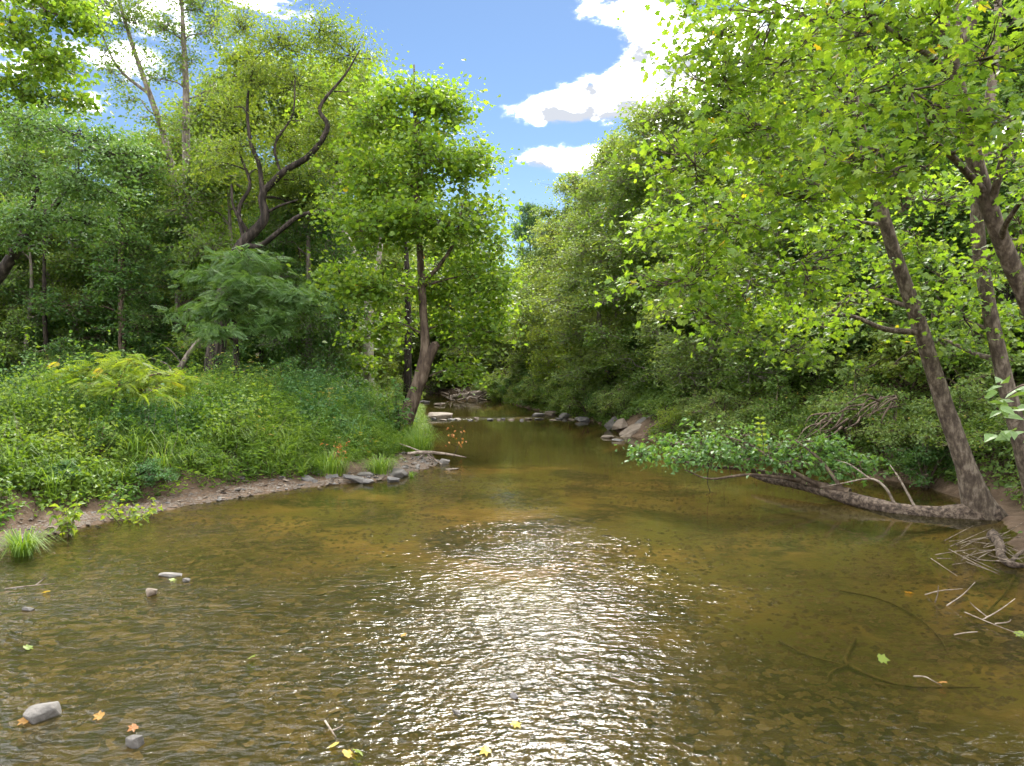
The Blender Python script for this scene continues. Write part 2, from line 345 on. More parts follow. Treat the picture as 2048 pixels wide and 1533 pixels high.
def smooth_path(pts, rad, k=5):
    pts = np.array([tuple(p) for p in pts], float); rad = np.array(rad, float)
    if len(pts) < 3 or k == 1: return pts, rad
    q = np.vstack([2 * pts[0] - pts[1], pts, 2 * pts[-1] - pts[-2]])
    out = []; ro = []
    for i in range(len(pts) - 1):
        p0, p1, p2, p3 = q[i:i + 4]
        for t in np.arange(k) / k:
            out.append(.5 * ((2 * p1) + (-p0 + p2) * t + (2 * p0 - 5 * p1 + 4 * p2 - p3) * t * t + (-p0 + 3 * p1 - 3 * p2 + p3) * t ** 3))
            ro.append(rad[i] * (1 - t) + rad[i + 1] * t)
    out.append(pts[-1]); ro.append(rad[-1])
    return np.array(out), np.array(ro)
def tube(mb, pts, rad, n=8, k=5, mat=0, lump=0.0, cap=True):
    p, r = smooth_path(pts, rad, k)
    T = np.gradient(p, axis=0); T /= np.linalg.norm(T, axis=1)[:, None] + 1e-9
    a = np.array([1, 0, 0]) if abs(T[0][0]) < .8 else np.array([0, 1, 0])
    N = np.cross(T[0], a); N /= np.linalg.norm(N)
    V = []; ang = np.arange(n) / n * 2 * math.pi
    ph = RNG.random(3) * 6
    for i in range(len(p)):
        N = N - T[i] * np.dot(N, T[i]); N /= np.linalg.norm(N) + 1e-9; B = np.cross(T[i], N)
        rr = np.full(n, r[i])
        if lump: rr = rr * (1 + lump * (np.sin(2 * ang + ph[0] + i * .15) * .6 + np.sin(3 * ang + ph[1] - i * .1) * .5 + RNG.normal(0, .35, n)))
        V.append(p[i] + np.outer(np.cos(ang) * rr, N) + np.outer(np.sin(ang) * rr, B))
    V = np.concatenate(V); m = len(p)
    i = np.arange(m - 1)[:, None] * n; j = np.arange(n)[None, :]; j2 = (j + 1) % n
    F = np.stack([i + j, i + j2, i + n + j2, i + n + j], -1).reshape(-1, 4)
    mb.add(V, F, mat, None, True)
    if cap:
        c = np.vstack([V[-n:], p[-1] + T[-1] * r[-1] * .6]); jj = np.arange(n)
        mb.add(c, np.stack([jj, (jj + 1) % n, np.full(n, n)], -1), mat, None, True)
    return p, r
def sticks(mb, A, B, r0, r1, mat=0, sag=0.0):
    """many thin twigs at once: three-sided, two segments each"""
    A = np.asarray(A, float); B = np.asarray(B, float); n = len(A)
    if n == 0: return
    d = B - A; L = np.linalg.norm(d, axis=1)[:, None] + 1e-9; t = d / L
    ref = np.where(np.abs(t[:, 2:3]) > .9, [[1, 0, 0]], [[0, 0, 1]])
    N = np.cross(t, ref); N /= np.linalg.norm(N, axis=1)[:, None] + 1e-9; Bn = np.cross(t, N)
    M = A + d * .5 + RNG.normal(0, .06, (n, 3)) * L - np.array([0, 0, 1]) * sag * L
    r0 = np.broadcast_to(np.asarray(r0, float), (n,))[:, None]; r1 = np.broadcast_to(np.asarray(r1, float), (n,))[:, None]
    V = np.zeros((n, 9, 3))
    for s, (c, r) in enumerate(((A, r0), (M, (r0 + r1) / 2), (B, r1))):
        for q in range(3):
            a = q * 2.0944; V[:, s * 3 + q] = c + N * math.cos(a) * r + Bn * math.sin(a) * r
    f = [[s * 3 + q, s * 3 + (q + 1) % 3, s * 3 + 3 + (q + 1) % 3, s * 3 + 3 + q] for s in (0, 1) for q in range(3)]
    F = (np.arange(n) * 9)[:, None, None] + np.array(f)[None]
    mb.add(V.reshape(-1, 3), F.reshape(-1, 4), mat, None, True)

# leaf templates: base at origin, length along +Y, upper face +Z
def T_ovate(w=.30): return (np.array([(0, 0, 0), (w, .42, .06), (0, 1, -.12), (-w, .42, .06)]), np.array([(0, 1, 2), (0, 2, 3)]))
def T_ovate6(w=.27): return (np.array([(0, 0, 0), (w * .8, .25, .05), (w, .5, .05), (0, 1, -.16), (-w, .5, .05), (-w * .8, .25, .05), (0, .5, -.03)]),
                             np.array([(0, 1, 6), (1, 2, 6), (2, 3, 6), (3, 4, 6), (4, 5, 6), (5, 0, 6)]))
def T_lobed():
    o = [(0, .0, 0), (.20, -.08, .02), (.50, .14, .03), (.34, .30, .04), (.58, .62, -.02), (.24, .60, .03), (0, 1, -.10), (-.24, .60, .03), (-.58, .62, -.02), (-.34, .30, .04), (-.50, .14, .03), (-.20, -.08, .02)]
    c = (0, .36, -.02); n = len(o)
    return (np.array(o + [c]), np.array([(i, (i + 1) % n, n) for i in range(n)]))
def T_lobed_far():
    return (np.array([(0, 0, 0), (.5, .15, .03), (.45, .65, 0), (0, 1, -.1), (-.45, .65, 0), (-.5, .15, .03)]), np.array([(0, 1, 2), (0, 2, 3), (0, 3, 4), (0, 4, 5)]))
def T_pinnate(pairs=6, lw=.085, ll=.30):
    V = [(-.008, 0, 0), (.008, 0, 0), (0, .95, -.14)]; F = [(0, 1, 2)]
    for k in range(pairs):
        y = .15 + .78 * k / (pairs - 1); z = -.14 * y * y; s = ll * (1 - .35 * abs(k / (pairs - 1) - .4))
        for sg in (-1, 1):
            b = len(V); V += [(0, y, z), (sg * s * .5, y + s * .16 + lw, z - .01), (sg * s, y + s * .36, z - .06), (sg * s * .5, y + s * .16 - lw, z - .01)]
            F += [(b, b + 1, b + 2), (b, b + 2, b + 3)]
    b = len(V); V += [(0, .95, -.14), (lw, 1.06, -.15), (0, 1.22, -.2), (-lw, 1.06, -.15)]; F += [(b, b + 1, b + 2), (b, b + 2, b + 3)]
    return (np.array(V), np.array(F))
def frames(axis, normal):
    ax = axis / (np.linalg.norm(axis, axis=1)[:, None] + 1e-9)
    nn = normal - ax * np.sum(normal * ax, 1)[:, None]; nn /= np.linalg.norm(nn, axis=1)[:, None] + 1e-9
    return np.cross(ax, nn), ax, nn
def put(mb, tmpl, pos, axis, normal, size, var, mat=0):
    TV, TF = tmpl; pos = np.asarray(pos, float); n = len(pos)
    if n == 0: return
    X, Yv, Z = frames(np.asarray(axis, float), np.asarray(normal, float))
    s = np.broadcast_to(np.asarray(size, float), (n,))[:, None, None]
    bend = RNG.uniform(.4, 2.2, n)[:, None, None]
    V = pos[:, None] + s * (TV[None, :, 0:1] * X[:, None] + TV[None, :, 1:2] * Yv[:, None] + TV[None, :, 2:3] * bend * Z[:, None])
    F = (np.arange(n) * len(TV))[:, None, None] + TF[None]
    mb.add(V.reshape(-1, 3), F.reshape(-1, TF.shape[1]), mat, np.repeat(np.clip(var, 0, 1), len(TF)))
def leaf_pose(n, out=None, droop=.35, tilt=.8):
    a = RNG.uniform(0, 2 * math.pi, n)
    ax = np.stack([np.cos(a), np.sin(a), -droop + RNG.normal(0, .35, n)], 1)
    if out is not None: ax[:, :2] += out[:, :2] * .7
    nm = np.stack([RNG.normal(0, tilt, n), RNG.normal(0, tilt, n), np.ones(n)], 1)
    return ax, nm
def unit_ball(n, shell=.5):
    v = RNG.normal(0, 1, (n, 3)); v /= np.linalg.norm(v, axis=1)[:, None]
    return v * (RNG.random(n) ** (1 / 3) * (1 - shell) + shell * RNG.uniform(.75, 1.0, n))[:, None]

def foliage(mb, center, rad, twigs, per, size, tmpl, attach=None, wood=0, leaf=1, spread=.28, keep=None, tr=.012, bias=0., droop=.35):
    """one lobe of a crown: twigs from the limb to the lobe's skin with sprays of leaves along them"""
    center = np.array(center, float); rad = np.broadcast_to(np.array(rad, float), (3,))
    ns = max(3, twigs // 6); sub = unit_ball(ns, .35) * RNG.uniform(.7, 1.15, (ns, 1)); wt = RNG.integers(0, ns, twigs)
    q = sub[wt] + unit_ball(twigs, .2) * .48; tips = center + q * rad
    st = center + sub[wt] * rad * RNG.uniform(.25, .75, (twigs, 1)) - np.array([0, 0, .1]) * rad[2]
    sticks(mb, np.repeat(center[None], ns, 0), center + sub * rad * .75, tr * 1.6, tr, wood, .03)
    sticks(mb, st, tips, tr, tr * .35, wood, .04)
    f = RNG.uniform(.25, 1.08, (twigs, per)) ** .8
    pos = (st[:, None] + (tips - st)[:, None] * f[..., None]).reshape(-1, 3)
    sp = spread * RNG.uniform(.6, 1.4, (twigs, 1, 1)) * np.ones((1, per, 1))
    pos = pos + RNG.normal(0, 1, pos.shape) * np.array([1, 1, .55]) * sp.reshape(-1, 1)
    ov = np.repeat(q, per, 0); n = len(pos)
    ax, nm = leaf_pose(n, ov, droop)
    var = np.repeat(RNG.random(twigs) * .45, per) + RNG.random(n) * .5 + bias + .05
    var = np.where(RNG.random(n) < .06, RNG.random(n), np.clip(var, .02, .92))
    sz = size * RNG.uniform(.35, 1.3, n)
    if keep is not None: keep.append((pos, ax, nm, sz, var))
    else: put(mb, tmpl, pos, ax, nm, sz, var, leaf)
    return tips
def near_on(paths, p, below=.3):
    best = None
    for (pp, rr) in paths:
        w = np.linalg.norm(pp - p, axis=1) + np.where(pp[:, 2] > p[2] - below, (pp[:, 2] - p[2] + below) * 1.2, 0)
        i = int(np.argmin(w))
        if best is None or w[i] < best[0]: best = (w[i], pp[i], rr[i])
    return best[1], best[2]
def limb_to(mb, a, ra, c, n=6, sag=.12, r_end=.012):
    a = np.array(a); c = np.array(c); L = np.linalg.norm(c - a)
    k1 = a + (c - a) * .35 + RNG.normal(0, .06, 3) * L + np.array([0, 0, sag * L * .5]); k2 = a + (c - a) * .7 + RNG.normal(0, .06, 3) * L + np.array([0, 0, sag * L * .6])
    r0 = min(ra * .6, .03 + .014 * L)
    return tube(mb, [a, k1, k2, c], [r0, r0 * .75, r0 * .5, max(r_end, r0 * .25)], n, 4, 0, .05)
LOBED, LOBEDF, OV, OV6, PIN, PIN8 = T_lobed(), T_lobed_far(), T_ovate(), T_ovate6(), T_pinnate(5), T_pinnate(9, .042, .27)

def leaf_objects(parent, base, big, tmpl, leafm, name='leaf'):
    pos, ax, nm, sz, var = big; protos = []
    for q in range(12):
        m_ = MB(); m_.add(tmpl[0] * np.array([1, 1, .5 + q % 4 * .5]), tmpl[1], 0, np.full(len(tmpl[1]), (q + .5) / 12)); protos.append(m_.mesh(name, [leafm]))
    X, Yv, Z = frames(np.asarray(ax, float), np.asarray(nm, float))
    for k in range(len(pos)):
        o = link(name, protos[min(11, int(np.clip(var[k], 0, .999) * 12))], parent); t = pos[k] - np.array(base); f = sz[k]
        o.matrix_local = Matrix([[X[k][r] * f, Yv[k][r] * f, Z[k][r] * f, t[r]] for r in range(3)] + [[0, 0, 0, 1]])
def split_leaves(keep, count):
    pos, ax, nm, sz, var = [np.concatenate([k[i] for k in keep]) for i in range(5)]
    vis = sz / np.linalg.norm(pos - np.array(cam.location), axis=1)
    u = pos[:, 0] / pos[:, 1] * FPX + CX; v = HOR - (pos[:, 2] - CAMH) / pos[:, 1] * FPX
    vis = np.where((u > 0) & (u < 2048) & (v > 0) & (v < 1533) & (pos[:, 1] > 1), vis, 0)
    idx = np.argsort(-vis); a, b = idx[:count], idx[count:]
    return (pos[a], ax[a], nm[a], sz[a], var[a]), (pos[b], ax[b], nm[b], sz[b], var[b])
def tree(name, label, base, trunks, lobes, leafm, barkm, tmpl=OV, leaf=.14, twigs=40, per=12, group=None, limbs=(), singles=0, spread=.28, limb_bark=None, cat='tree', droop=.35, joined=()):
    """trunks: list of (points, radii); limbs: explicit main limbs; lobes: (centre, radius[, bias])"""
    base = Vector(base); root = empty(name, base, label, cat, group)
    paths = []
    tb = MB()
    for pts, rad in trunks: paths.append(tube(tb, pts, rad, 12, 6, 0, .05))
    link('trunk', tb.mesh('trunk', [barkm], base), root)
    for pts, rad in limbs:
        lb = MB(); paths.append(tube(lb, pts, rad, 8, 6, 0, .06)); link('limb', lb.mesh('limb', [limb_bark or barkm], base), root)
    cb = MB(); keep = [] if singles else None
    order = sorted(lobes, key=lambda q: min(np.linalg.norm(pp - np.array(q[0]), axis=1).min() for pp, _ in paths))
    for lo in order:
        c = np.array(lo[0], float); rad = lo[1]; bias = lo[2] if len(lo) > 2 else 0
        a, ra = near_on(paths, c); lb = MB()
        paths.append(limb_to(lb, a, ra, c)); link('limb', lb.mesh('limb', [limb_bark or barkm], base), root)
        dens = float(np.mean(np.broadcast_to(rad, (3,))))
        foliage(cb, c, rad, max(6, int(twigs * dens ** 2)), per, leaf, tmpl, wood=0, leaf=1, spread=spread, keep=keep, bias=bias, droop=droop)
    big = None
    if singles:
        big, rest = split_leaves(keep, singles)
        put(cb, tmpl, *rest, 1)
    cr = link('crown', cb.mesh('crown', [barkm, leafm], base), root); cr['kind'] = 'stuff'
    if big: leaf_objects(cr, base, big, tmpl, leafm)
    return root

# ------------------------------------------------------------------ ground and water
def axis_grid(lo, hi, fine_lo, fine_hi, step, grow=1.25):
    a = list(np.arange(fine_lo, fine_hi + 1e-6, step)); s = step; x = fine_lo
    while x > lo: s *= grow; x -= s; a.insert(0, max(x, lo))
    s = step; x = fine_hi
    while x < hi: s *= grow; x += s; a.append(min(x, hi))
    return np.array(a)
def build_ground():
    xs = axis_grid(-900, 900, -16, 16, .2); ys = axis_grid(-300, 1500, 3, 50, .2, 1.12)
    X, Y = np.meshgrid(xs, ys); Z = height(X, Y)
    V = np.stack([X, Y, Z], -1).reshape(-1, 3); nx, ny = len(xs), len(ys)
    i = np.arange(ny - 1)[:, None] * nx; j = np.arange(nx - 1)[None]
    F = np.stack([i + j, i + j + 1, i + nx + j + 1, i + nx + j], -1).reshape(-1, 4)
    mb = MB(); mb.add(V, F, 0, None, True)
    o = link('ground', mb.mesh('ground', ['ground'])); tag(o, 'sandy creek bed, dirt banks and wooded slope', None, None, 'structure'); return o
GROUND = build_ground()
def build_water():
    ys = np.concatenate([np.arange(-30, 4, 1.0), np.arange(4, 30, .12), np.arange(30, 60, .4), np.arange(60, 125, 1.5)])
    n = 150; V = []
    for y in ys:
        a, b = XL(y) - 1.6, XR(y) + 1.6
        t = np.linspace(a, b, n); V.append(np.stack([t, np.full(n, y), np.zeros(n)], 1))
    V = np.array(V); X = V[..., 0]; Y = V[..., 1]
    # riffle: rough shallow water near the camera and on the left, a streak of it at the far stone bar
    near = 1 / (1 + np.exp((Y + X * .75 - 12.5 + fbm(X * .3, Y * .3, 3) * 8) / 1.6))
    mid = .42 * np.exp(-((X - .5) / 2.0) ** 2) * (1 / (1 + np.exp((Y - 16.5) / .9)))
    right = np.clip((X - 3.5) / 2.5, 0, 1)
    bar = np.exp(-((Y - 42 - X * .3) / 1.0) ** 2)
    glit = .5 * np.exp(-((X + 1.6) / .7) ** 2 - ((Y - 19) / 3) ** 2)
    patch = np.clip(.75 + fbm(X * .5 + 5, Y * .5, 3) * 1.6, .25, 1.3)
    rif = np.clip(near * .78 * (1 - .85 * right) * patch + mid + glit, 0, 1.2) * .8 + bar * .7 + .022
    V[..., 2] = (fbm(X * 1.6 + 40, Y * 2.6, 3) * .05) * np.clip(rif, 0, 1)
    ny = len(ys); i = np.arange(ny - 1)[:, None] * n; j = np.arange(n - 1)[None]
    F = np.stack([i + j, i + j + 1, i + n + j + 1, i + n + j], -1).reshape(-1, 4)
    mb = MB(); mb.add(V.reshape(-1, 3), F, 0, None, True)
    me = mb.mesh('river', ['water']); a = me.attributes.new('riffle', 'FLOAT', 'POINT'); a.data.foreach_set('value', rif.ravel().astype(np.float32))
    return tag(link('river', me), 'shallow brown creek water with rippled riffle and sun glints', None, None, 'structure')
build_water()

# ------------------------------------------------------------------ the three sycamores on the right bank
def PL(lst): return [P(*q[:3]) for q in lst], [q[3] for q in lst]
def lobesP(lst, bias=0): return [(P(x, y, d), r, bias) for (x, y, d, r) in lst]
b1 = P(1962, 1035, 15.1); b1.z = gz(b1.x, b1.y) - .1
tree('sycamore_tree', 'sycamore leaning left from the water edge, its trunk rising where the fallen log begins', b1,
     [PL([(1975, 1050, 15.1, .46), (1955, 1005, 15.05, .30), (1930, 930, 15, .185), (1885, 800, 15, .165), (1835, 640, 14.8, .145), (1790, 510, 14.5, .13), (1755, 390, 14.2, .11), (1720, 250, 14, .09), (1690, 90, 13.8, .065), (1670, -80, 13.5, .04)])],
     lobesP([(1390, 330, 12.5, (1.0, 1, .7)), (1470, 430, 12.3, (1.1, 1, .75)), (1370, 560, 12.7, (.9, .9, .7)), (1440, 640, 13, (.9, .9, .6)), (1500, 560, 13, (1.1, 1, .7)), (1600, 520, 12.3, (1.1, 1, .7)), (1600, 640, 14, (1.0, 1, .5)),
             (1520, 250, 12.4, (1.1, 1, .8)), (1640, 330, 11.8, (1.1, 1, .8)), (1690, 440, 15.5, (1.1, 1, .7)), (1560, 130, 13, (1.1, 1, .8)), (1420, 70, 13.5, (1.0, 1, .8)), (1450, 170, 13, (1, 1, .7)), (1350, 450, 13, (.8, .9, .6)), (1700, 590, 16, (1.0, 1, .6)),
             (1680, 180, 12.6, (1.1, 1, .8)), (1560, 390, 12.8, (1.1, 1, .7)), (1400, 470, 13.3, (.8, .8, .6)), (1560, 700, 13.4, (.8, .8, .45)), (1370, 20, 14, (.7, .7, .6))]),
     'leaf_sycamore', 'bark_sycamore', LOBED, .118, 48, 14, singles=300, spread=.30)
b2 = Vector((10.0, 13.6, 0)); b2.z = gz(b2.x, b2.y) - .1
tree('sycamore_tree', 'slim straight sycamore just right of the log, near the right edge of the picture', b2,
     [([b2, P(2062, 960, 13.5)] + PL([(2040, 880, 13.4, 0), (2000, 720, 13.3, 0), (1968, 560, 13.2, 0), (1955, 440, 13.1, 0), (1965, 300, 13, 0), (1990, 120, 12.9, 0), (2000, -80, 12.8, 0)])[0], [.22, .165, .15, .135, .12, .11, .09, .07, .04])],
     lobesP([(1890, 560, 15, (1, 1, .6)), (2030, 640, 15, (1, 1, .6)), (1830, 470, 15.5, (1, 1, .7)), (2045, 480, 11.6, (1, 1, .7)), (1890, 690, 15.5, (.9, .9, .5)), (2060, 330, 12, (1, 1, .8)), (1930, 640, 13.6, (.9, .9, .5)), (1850, 400, 15, (1, 1, .7))], -.05),
     'leaf_sycamore', 'bark_sycamore', LOBED, .115, 40, 13, singles=300, spread=.28)
b3 = Vector((10.3, 12.2, 0)); b3.z = gz(b3.x, b3.y) - .1
tree('sycamore_tree', 'nearest pale-barked sycamore leaning in from the right edge and forking at the top', b3,
     [([b3] + PL([(2150, 800, 11.9, 0), (2095, 690, 11.6, 0), (2045, 580, 11.3, 0), (1995, 460, 11, 0), (1955, 340, 10.8, 0), (1925, 210, 10.6, 0), (1903, 120, 10.5, 0), (1880, 0, 10.4, 0), (1862, -160, 10.3, 0)])[0], [.24, .165, .145, .13, .12, .112, .10, .085, .06, .035])],
     lobesP([(1750, 60, 10.5, (1, 1, .7)), (1820, 180, 9.6, (.9, .9, .7)), (1830, 330, 9.6, (.6, .7, .45)), (1760, 300, 10, (.9, .9, .7)), (1960, 120, 9.3, (.9, .9, .6)), (2030, 230, 9.6, (.7, .8, .5)), (2030, 40, 9.2, (.8, .9, .6)), (1650, 40, 11, (1, 1, .7)),
             (2050, 400, 9.6, (.6, .7, .5)), (1560, 10, 11.5, (1, 1, .7)), (1470, -20, 12, (.9, .9, .6)), (1880, 30, 9.8, (.8, .8, .6)), (1720, 190, 10.6, (.9, .9, .6)), (1790, -20, 10, (.9, .9, .6))], .03),
     'leaf_sycamore', 'bark_sycamore', LOBED, .118, 38, 13, singles=300, spread=.28,
     limbs=[PL([(1903, 130, 10.5, .085), (1940, 50, 10.4, .075), (1958, -10, 10.3, .065), (1985, -140, 10.2, .05)]), PL([(1908, 125, 10.55, .07), (1914, 40, 10.6, .06), (1913, -100, 10.7, .04)]),
            PL([(1925, 215, 10.6, .06), (1880, 130, 10.4, .05), (1800, 75, 10.2, .035), (1740, 30, 10.1, .02)]), PL([(1965, 380, 10.8, .06), (1900, 310, 10.3, .05), (1830, 260, 10, .03)]), PL([(1980, 420, 10.9, .06), (2010, 300, 10.3, .045), (2030, 200, 9.9, .025)])])

# ------------------------------------------------------------------ left bank: the named trees
def ground_pt(x, y, dz=-.1): return Vector((x, y, gz(x, y) + dz))
def atX(px, d): return (px - CX) / FPX * d
D = 31.0
b = ground_pt(atX(800, D), D)
tree('sycamore_tree', 'bright green sycamore leaning over the water at the centre, broken stub on its trunk', b,
     [([b] + PL([(822, 810, D, 0), (838, 760, D, 0), (850, 700, D, 0), (847, 640, D, 0), (843, 560, D, 0), (838, 470, D, 0), (833, 360, D, 0), (830, 250, D, 0), (828, 130, D, 0)])[0], [.40, .30, .27, .22, .18, .16, .13, .10, .07, .03])],
     lobesP([(830, 190, D, (1.4, 1.4, 1.3)), (890, 230, D, (1.2, 1.2, 1.1)), (760, 230, D, (1.3, 1.3, 1.2)), (930, 320, D - .5, (1.4, 1.4, 1.2)), (850, 320, D - 1.5, (1.5, 1.5, 1.3)), (740, 350, D, (1.5, 1.5, 1.3)), (950, 430, D, (1.4, 1.4, 1.1)), (870, 440, D - 2, (1.6, 1.6, 1.2)), (760, 460, D - 1.5, (1.6, 1.6, 1.3)),
             (960, 560, D, (1.5, 1.5, 1.1)), (890, 560, D + 1.2, (1.6, 1.6, 1.1)), (765, 570, D - .8, (1.5, 1.5, 1.0)), (960, 660, D + .5, (1.3, 1.3, .9)), (915, 650, D + 1.5, (1.2, 1.2, .8)), (760, 660, D + 1, (1.2, 1.2, .8)), (690, 560, D, (1.2, 1.2, 1)), (830, 270, D + 1.5, (1.5, 1.5, 1.3)), (690, 420, D + .5, (1.1, 1.1, 1)), (930, 740, D + 1, (1.0, 1.2, .5)), (830, 400, D + 1.5, (1.5, 1.5, 1.3)), (990, 600, D + 2, (1., 1.2, .9)), (980, 500, D + 1, (.9, 1, .9))]),
     'leaf_sycamore_left', 'bark_brown', LOBEDF, .17, 50, 17, spread=.46, singles=300,
     limbs=[PL([(838, 770, D, .26), (858, 715, D - .1, .22), (872, 688, D - .2, .20)]), PL([(842, 570, D, .10), (880, 530, D - .8, .085), (910, 480, D - 1.2, .06), (925, 410, D - 1.4, .03)])])
D = 40.0
b = ground_pt(atX(737, D), D)
tree('sycamore_tree', 'white-limbed sycamore standing behind the bright green one at the centre', b,
     [([b] + PL([(737, 700, D, 0), (737, 600, D, 0), (725, 550, D, 0), (705, 500, D, 0), (670, 430, D, 0), (640, 380, D, 0), (615, 330, D, 0)])[0], [.34, .28, .24, .19, .16, .13, .10, .06])],
     lobesP([(640, 290, D, (1.6, 1.6, 1.2)), (700, 270, D, (1.8, 1.8, 1.5)), (720, 170, D + 1, (1.8, 1.8, 1.6)), (640, 200, D + 1, (1.6, 1.6, 1.4)), (680, 620, D - 1, (1.6, 1.6, 1)), (740, 330, D + 1, (1.8, 1.8, 1.5)), (720, 730, D - 2, (1.3, 1.3, .8))], .05),
     'leaf_sycamore_left', 'bark_pale', LOBEDF, .18, 36, 15, spread=.4,
     limbs=[PL([(742, 590, D, .17), (760, 500, D, .14), (758, 420, D, .12), (745, 340, D, .08)]), PL([(640, 385, D, .09), (668, 372, D, .08), (700, 345, D, .05), (725, 335, D, .03)]), PL([(622, 345, D, .07), (650, 340, D, .06), (690, 322, D, .03)])])
D = 33.0
b = ground_pt(atX(425, D), D)
tree('locust_tree', 'dark rough-barked tree with crooked black limbs reaching right above the left bank', b,
     [([b] + PL([(430, 720, D, 0), (440, 640, D, 0), (455, 560, D, 0), (480, 495, D, 0), (528, 440, D, 0), (524, 400, D, 0), (530, 375, D, 0)])[0], [.52, .45, .36, .30, .26, .21, .18, .17])],
     lobesP([(560, 90, D + .6, (1.6, 1.6, 1.0)), (640, 60, D + .6, (1.5, 1.6, .9)), (700, 110, D + 1.2, (1.5, 1.5, .9)), (720, 200, D + 1.2, (1.4, 1.4, .9)), (600, 170, D + 1.2, (1.6, 1.6, .9)), (520, 170, D + .6, (1.4, 1.4, .9)), (640, 250, D + 1.2, (1.5, 1.5, .9)), (560, 280, D + 1.2, (1.5, 1.5, .9)), (480, 290, D + .6, (1.3, 1.3, .8)),
             (450, 220, D + .6, (1.3, 1.3, .8)), (600, 360, D + 1.2, (1.3, 1.3, .6)), (680, 330, D + 1.2, (1.2, 1.2, .6)), (480, 60, D + 1, (1.4, 1.4, 1.0)), (430, 330, D + .6, (1.1, 1.1, .6)), (600, 400, D + 2, (1.4, 1.4, .8)), (540, 350, D + 2, (1.5, 1.5, .9)), (660, 420, D + 2, (1.2, 1.2, .7))]),
     'leaf_locust', 'bark_dark', T_ovate(.26), .17, 46, 20, spread=.5, singles=300,
     limbs=[PL([(530, 380, D, .16), (570, 342, D - .2, .15), (620, 310, D - .4, .13), (655, 255, D - .5, .11), (640, 215, D - .6, .08), (690, 150, D - .7, .05), (720, 100, D - .8, .025)]), PL([(526, 395, D, .13), (518, 330, D, .10), (500, 280, D, .08), (495, 200, D, .06), (510, 120, D, .035)]),
            PL([(484, 490, D, .14), (520, 492, D - .3, .12), (560, 462, D - .6, .11), (600, 432, D - .8, .10), (650, 424, D - 1, .075), (690, 440, D - 1.1, .04)]), PL([(500, 470, D, .09), (480, 440, D - .3, .08), (466, 410, D - .4, .065), (463, 370, D - .5, .05)]), PL([(490, 490, D, .10), (478, 420, D + .3, .09), (500, 370, D + .4, .08), (480, 310, D + .4, .05)]),
            PL([(535, 425, D, .07), (560, 412, D - .2, .06), (596, 400, D - .4, .03)]), PL([(560, 345, D, .07), (550, 290, D, .06), (585, 230, D - .2, .045), (590, 160, D - .2, .03)])])
D = 38.0
b = ground_pt(atX(375, D), D)
tree('ash_tree', 'tall straight grey trunk with thin airy foliage at the upper left', b,
     [([b] + PL([(378, 600, D, 0), (375, 420, D, 0), (372, 300, D, 0), (372, 180, D, 0), (366, 60, D, 0), (360, -60, D, 0)])[0], [.30, .26, .22, .19, .16, .11, .05])],
     lobesP([(380, 130, D, (1.3, 1.3, .9)), (330, 60, D, (1.4, 1.4, 1)), (420, 60, D, (1.4, 1.4, 1)), (370, 260, D, (1.2, 1.2, .8)), (350, -20, D, (1.6, 1.6, 1)), (430, 180, D, (1.1, 1.1, .7)), (440, -10, D, (1.3, 1.3, 1)), (310, 160, D, (1.1, 1.1, .7)), (420, 300, D, (1.2, 1.2, .8)), (330, 340, D, (1.2, 1.2, .8)), (400, 20, D + 1, (1.5, 1.5, 1)), (290, 0, D + 1, (1.4, 1.4, .9))]),
     'leaf_mid', 'bark_grey', OV, .17, 36, 14, spread=.4)
b = ground_pt(atX(352, D + 1), D + 1)
tree('ash_tree', 'tall thin trunk slanting left across the sky at the upper left', b,
     [([b] + PL([(360, 600, D + 1, 0), (352, 400, D + 1, 0), (330, 280, D + 1, 0), (300, 190, D + 1, 0), (268, 100, D + 1, 0), (238, 0, D + 1, 0), (225, -60, D + 1, 0)])[0], [.30, .25, .20, .17, .14, .11, .08, .05])],
     lobesP([(250, 40, D, (1.4, 1.4, .9)), (200, -10, D, (1.4, 1.4, .9)), (210, 110, D, (1.2, 1.2, .7)), (290, 110, D + 1, (1.0, 1, .6)), (310, 230, D, (1.0, 1, .6)), (260, 200, D, (.9, .9, .5)), (170, 40, D, (1.3, 1.3, .8)), (240, -30, D + 1, (1.5, 1.5, .9)), (290, 300, D, (1.1, 1.1, .7)), (230, 150, D + 1, (1.1, 1.1, .7))]),
     'leaf_mid', 'bark_grey', OV, .17, 36, 14, spread=.4,
     limbs=[PL([(300, 190, D + 1, .09), (240, 140, D + 1, .07), (205, 70, D + 1, .05), (190, -20, D + 1, .03)])])
D = 22.0
b = ground_pt(-17.8, D)
tree('walnut_tree', 'blue-green leafy tree whose dark limb rises into the picture at the left edge', b,
     [([b, Vector((-17.9, D, 4.2))] + PL([(-30, 580, D, 0), (45, 485, D - .3, 0), (110, 410, D - .4, 0), (150, 370, D - .5, 0)])[0], [.36, .28, .20, .14, .09, .05])],
     lobesP([(60, 250, D, (1.3, 1.3, .6)), (160, 270, D - .5, (1.3, 1.3, .6)), (230, 310, D - .5, (1.1, 1.1, .5)), (40, 340, D, (1.3, 1.3, .6)), (130, 370, D - 1, (1.2, 1.2, .5)), (60, 430, D - 1, (1.1, 1.1, .5)), (150, 440, D - .5, (1.0, 1, .4)), (0, 480, D - 1, (.9, .9, .4)), (210, 380, D - .5, (.9, .9, .4)), (-60, 300, D, (1.2, 1.2, .8))]),
     'leaf_blue', 'bark_dark', T_ovate(.26), .15, 70, 20, spread=.32, singles=300, limbs=[PL([(30, 500, D - .2, .09), (60, 420, D, .07), (85, 350, D, .04)])])
D = 27.0
b = ground_pt(-20.5, D)
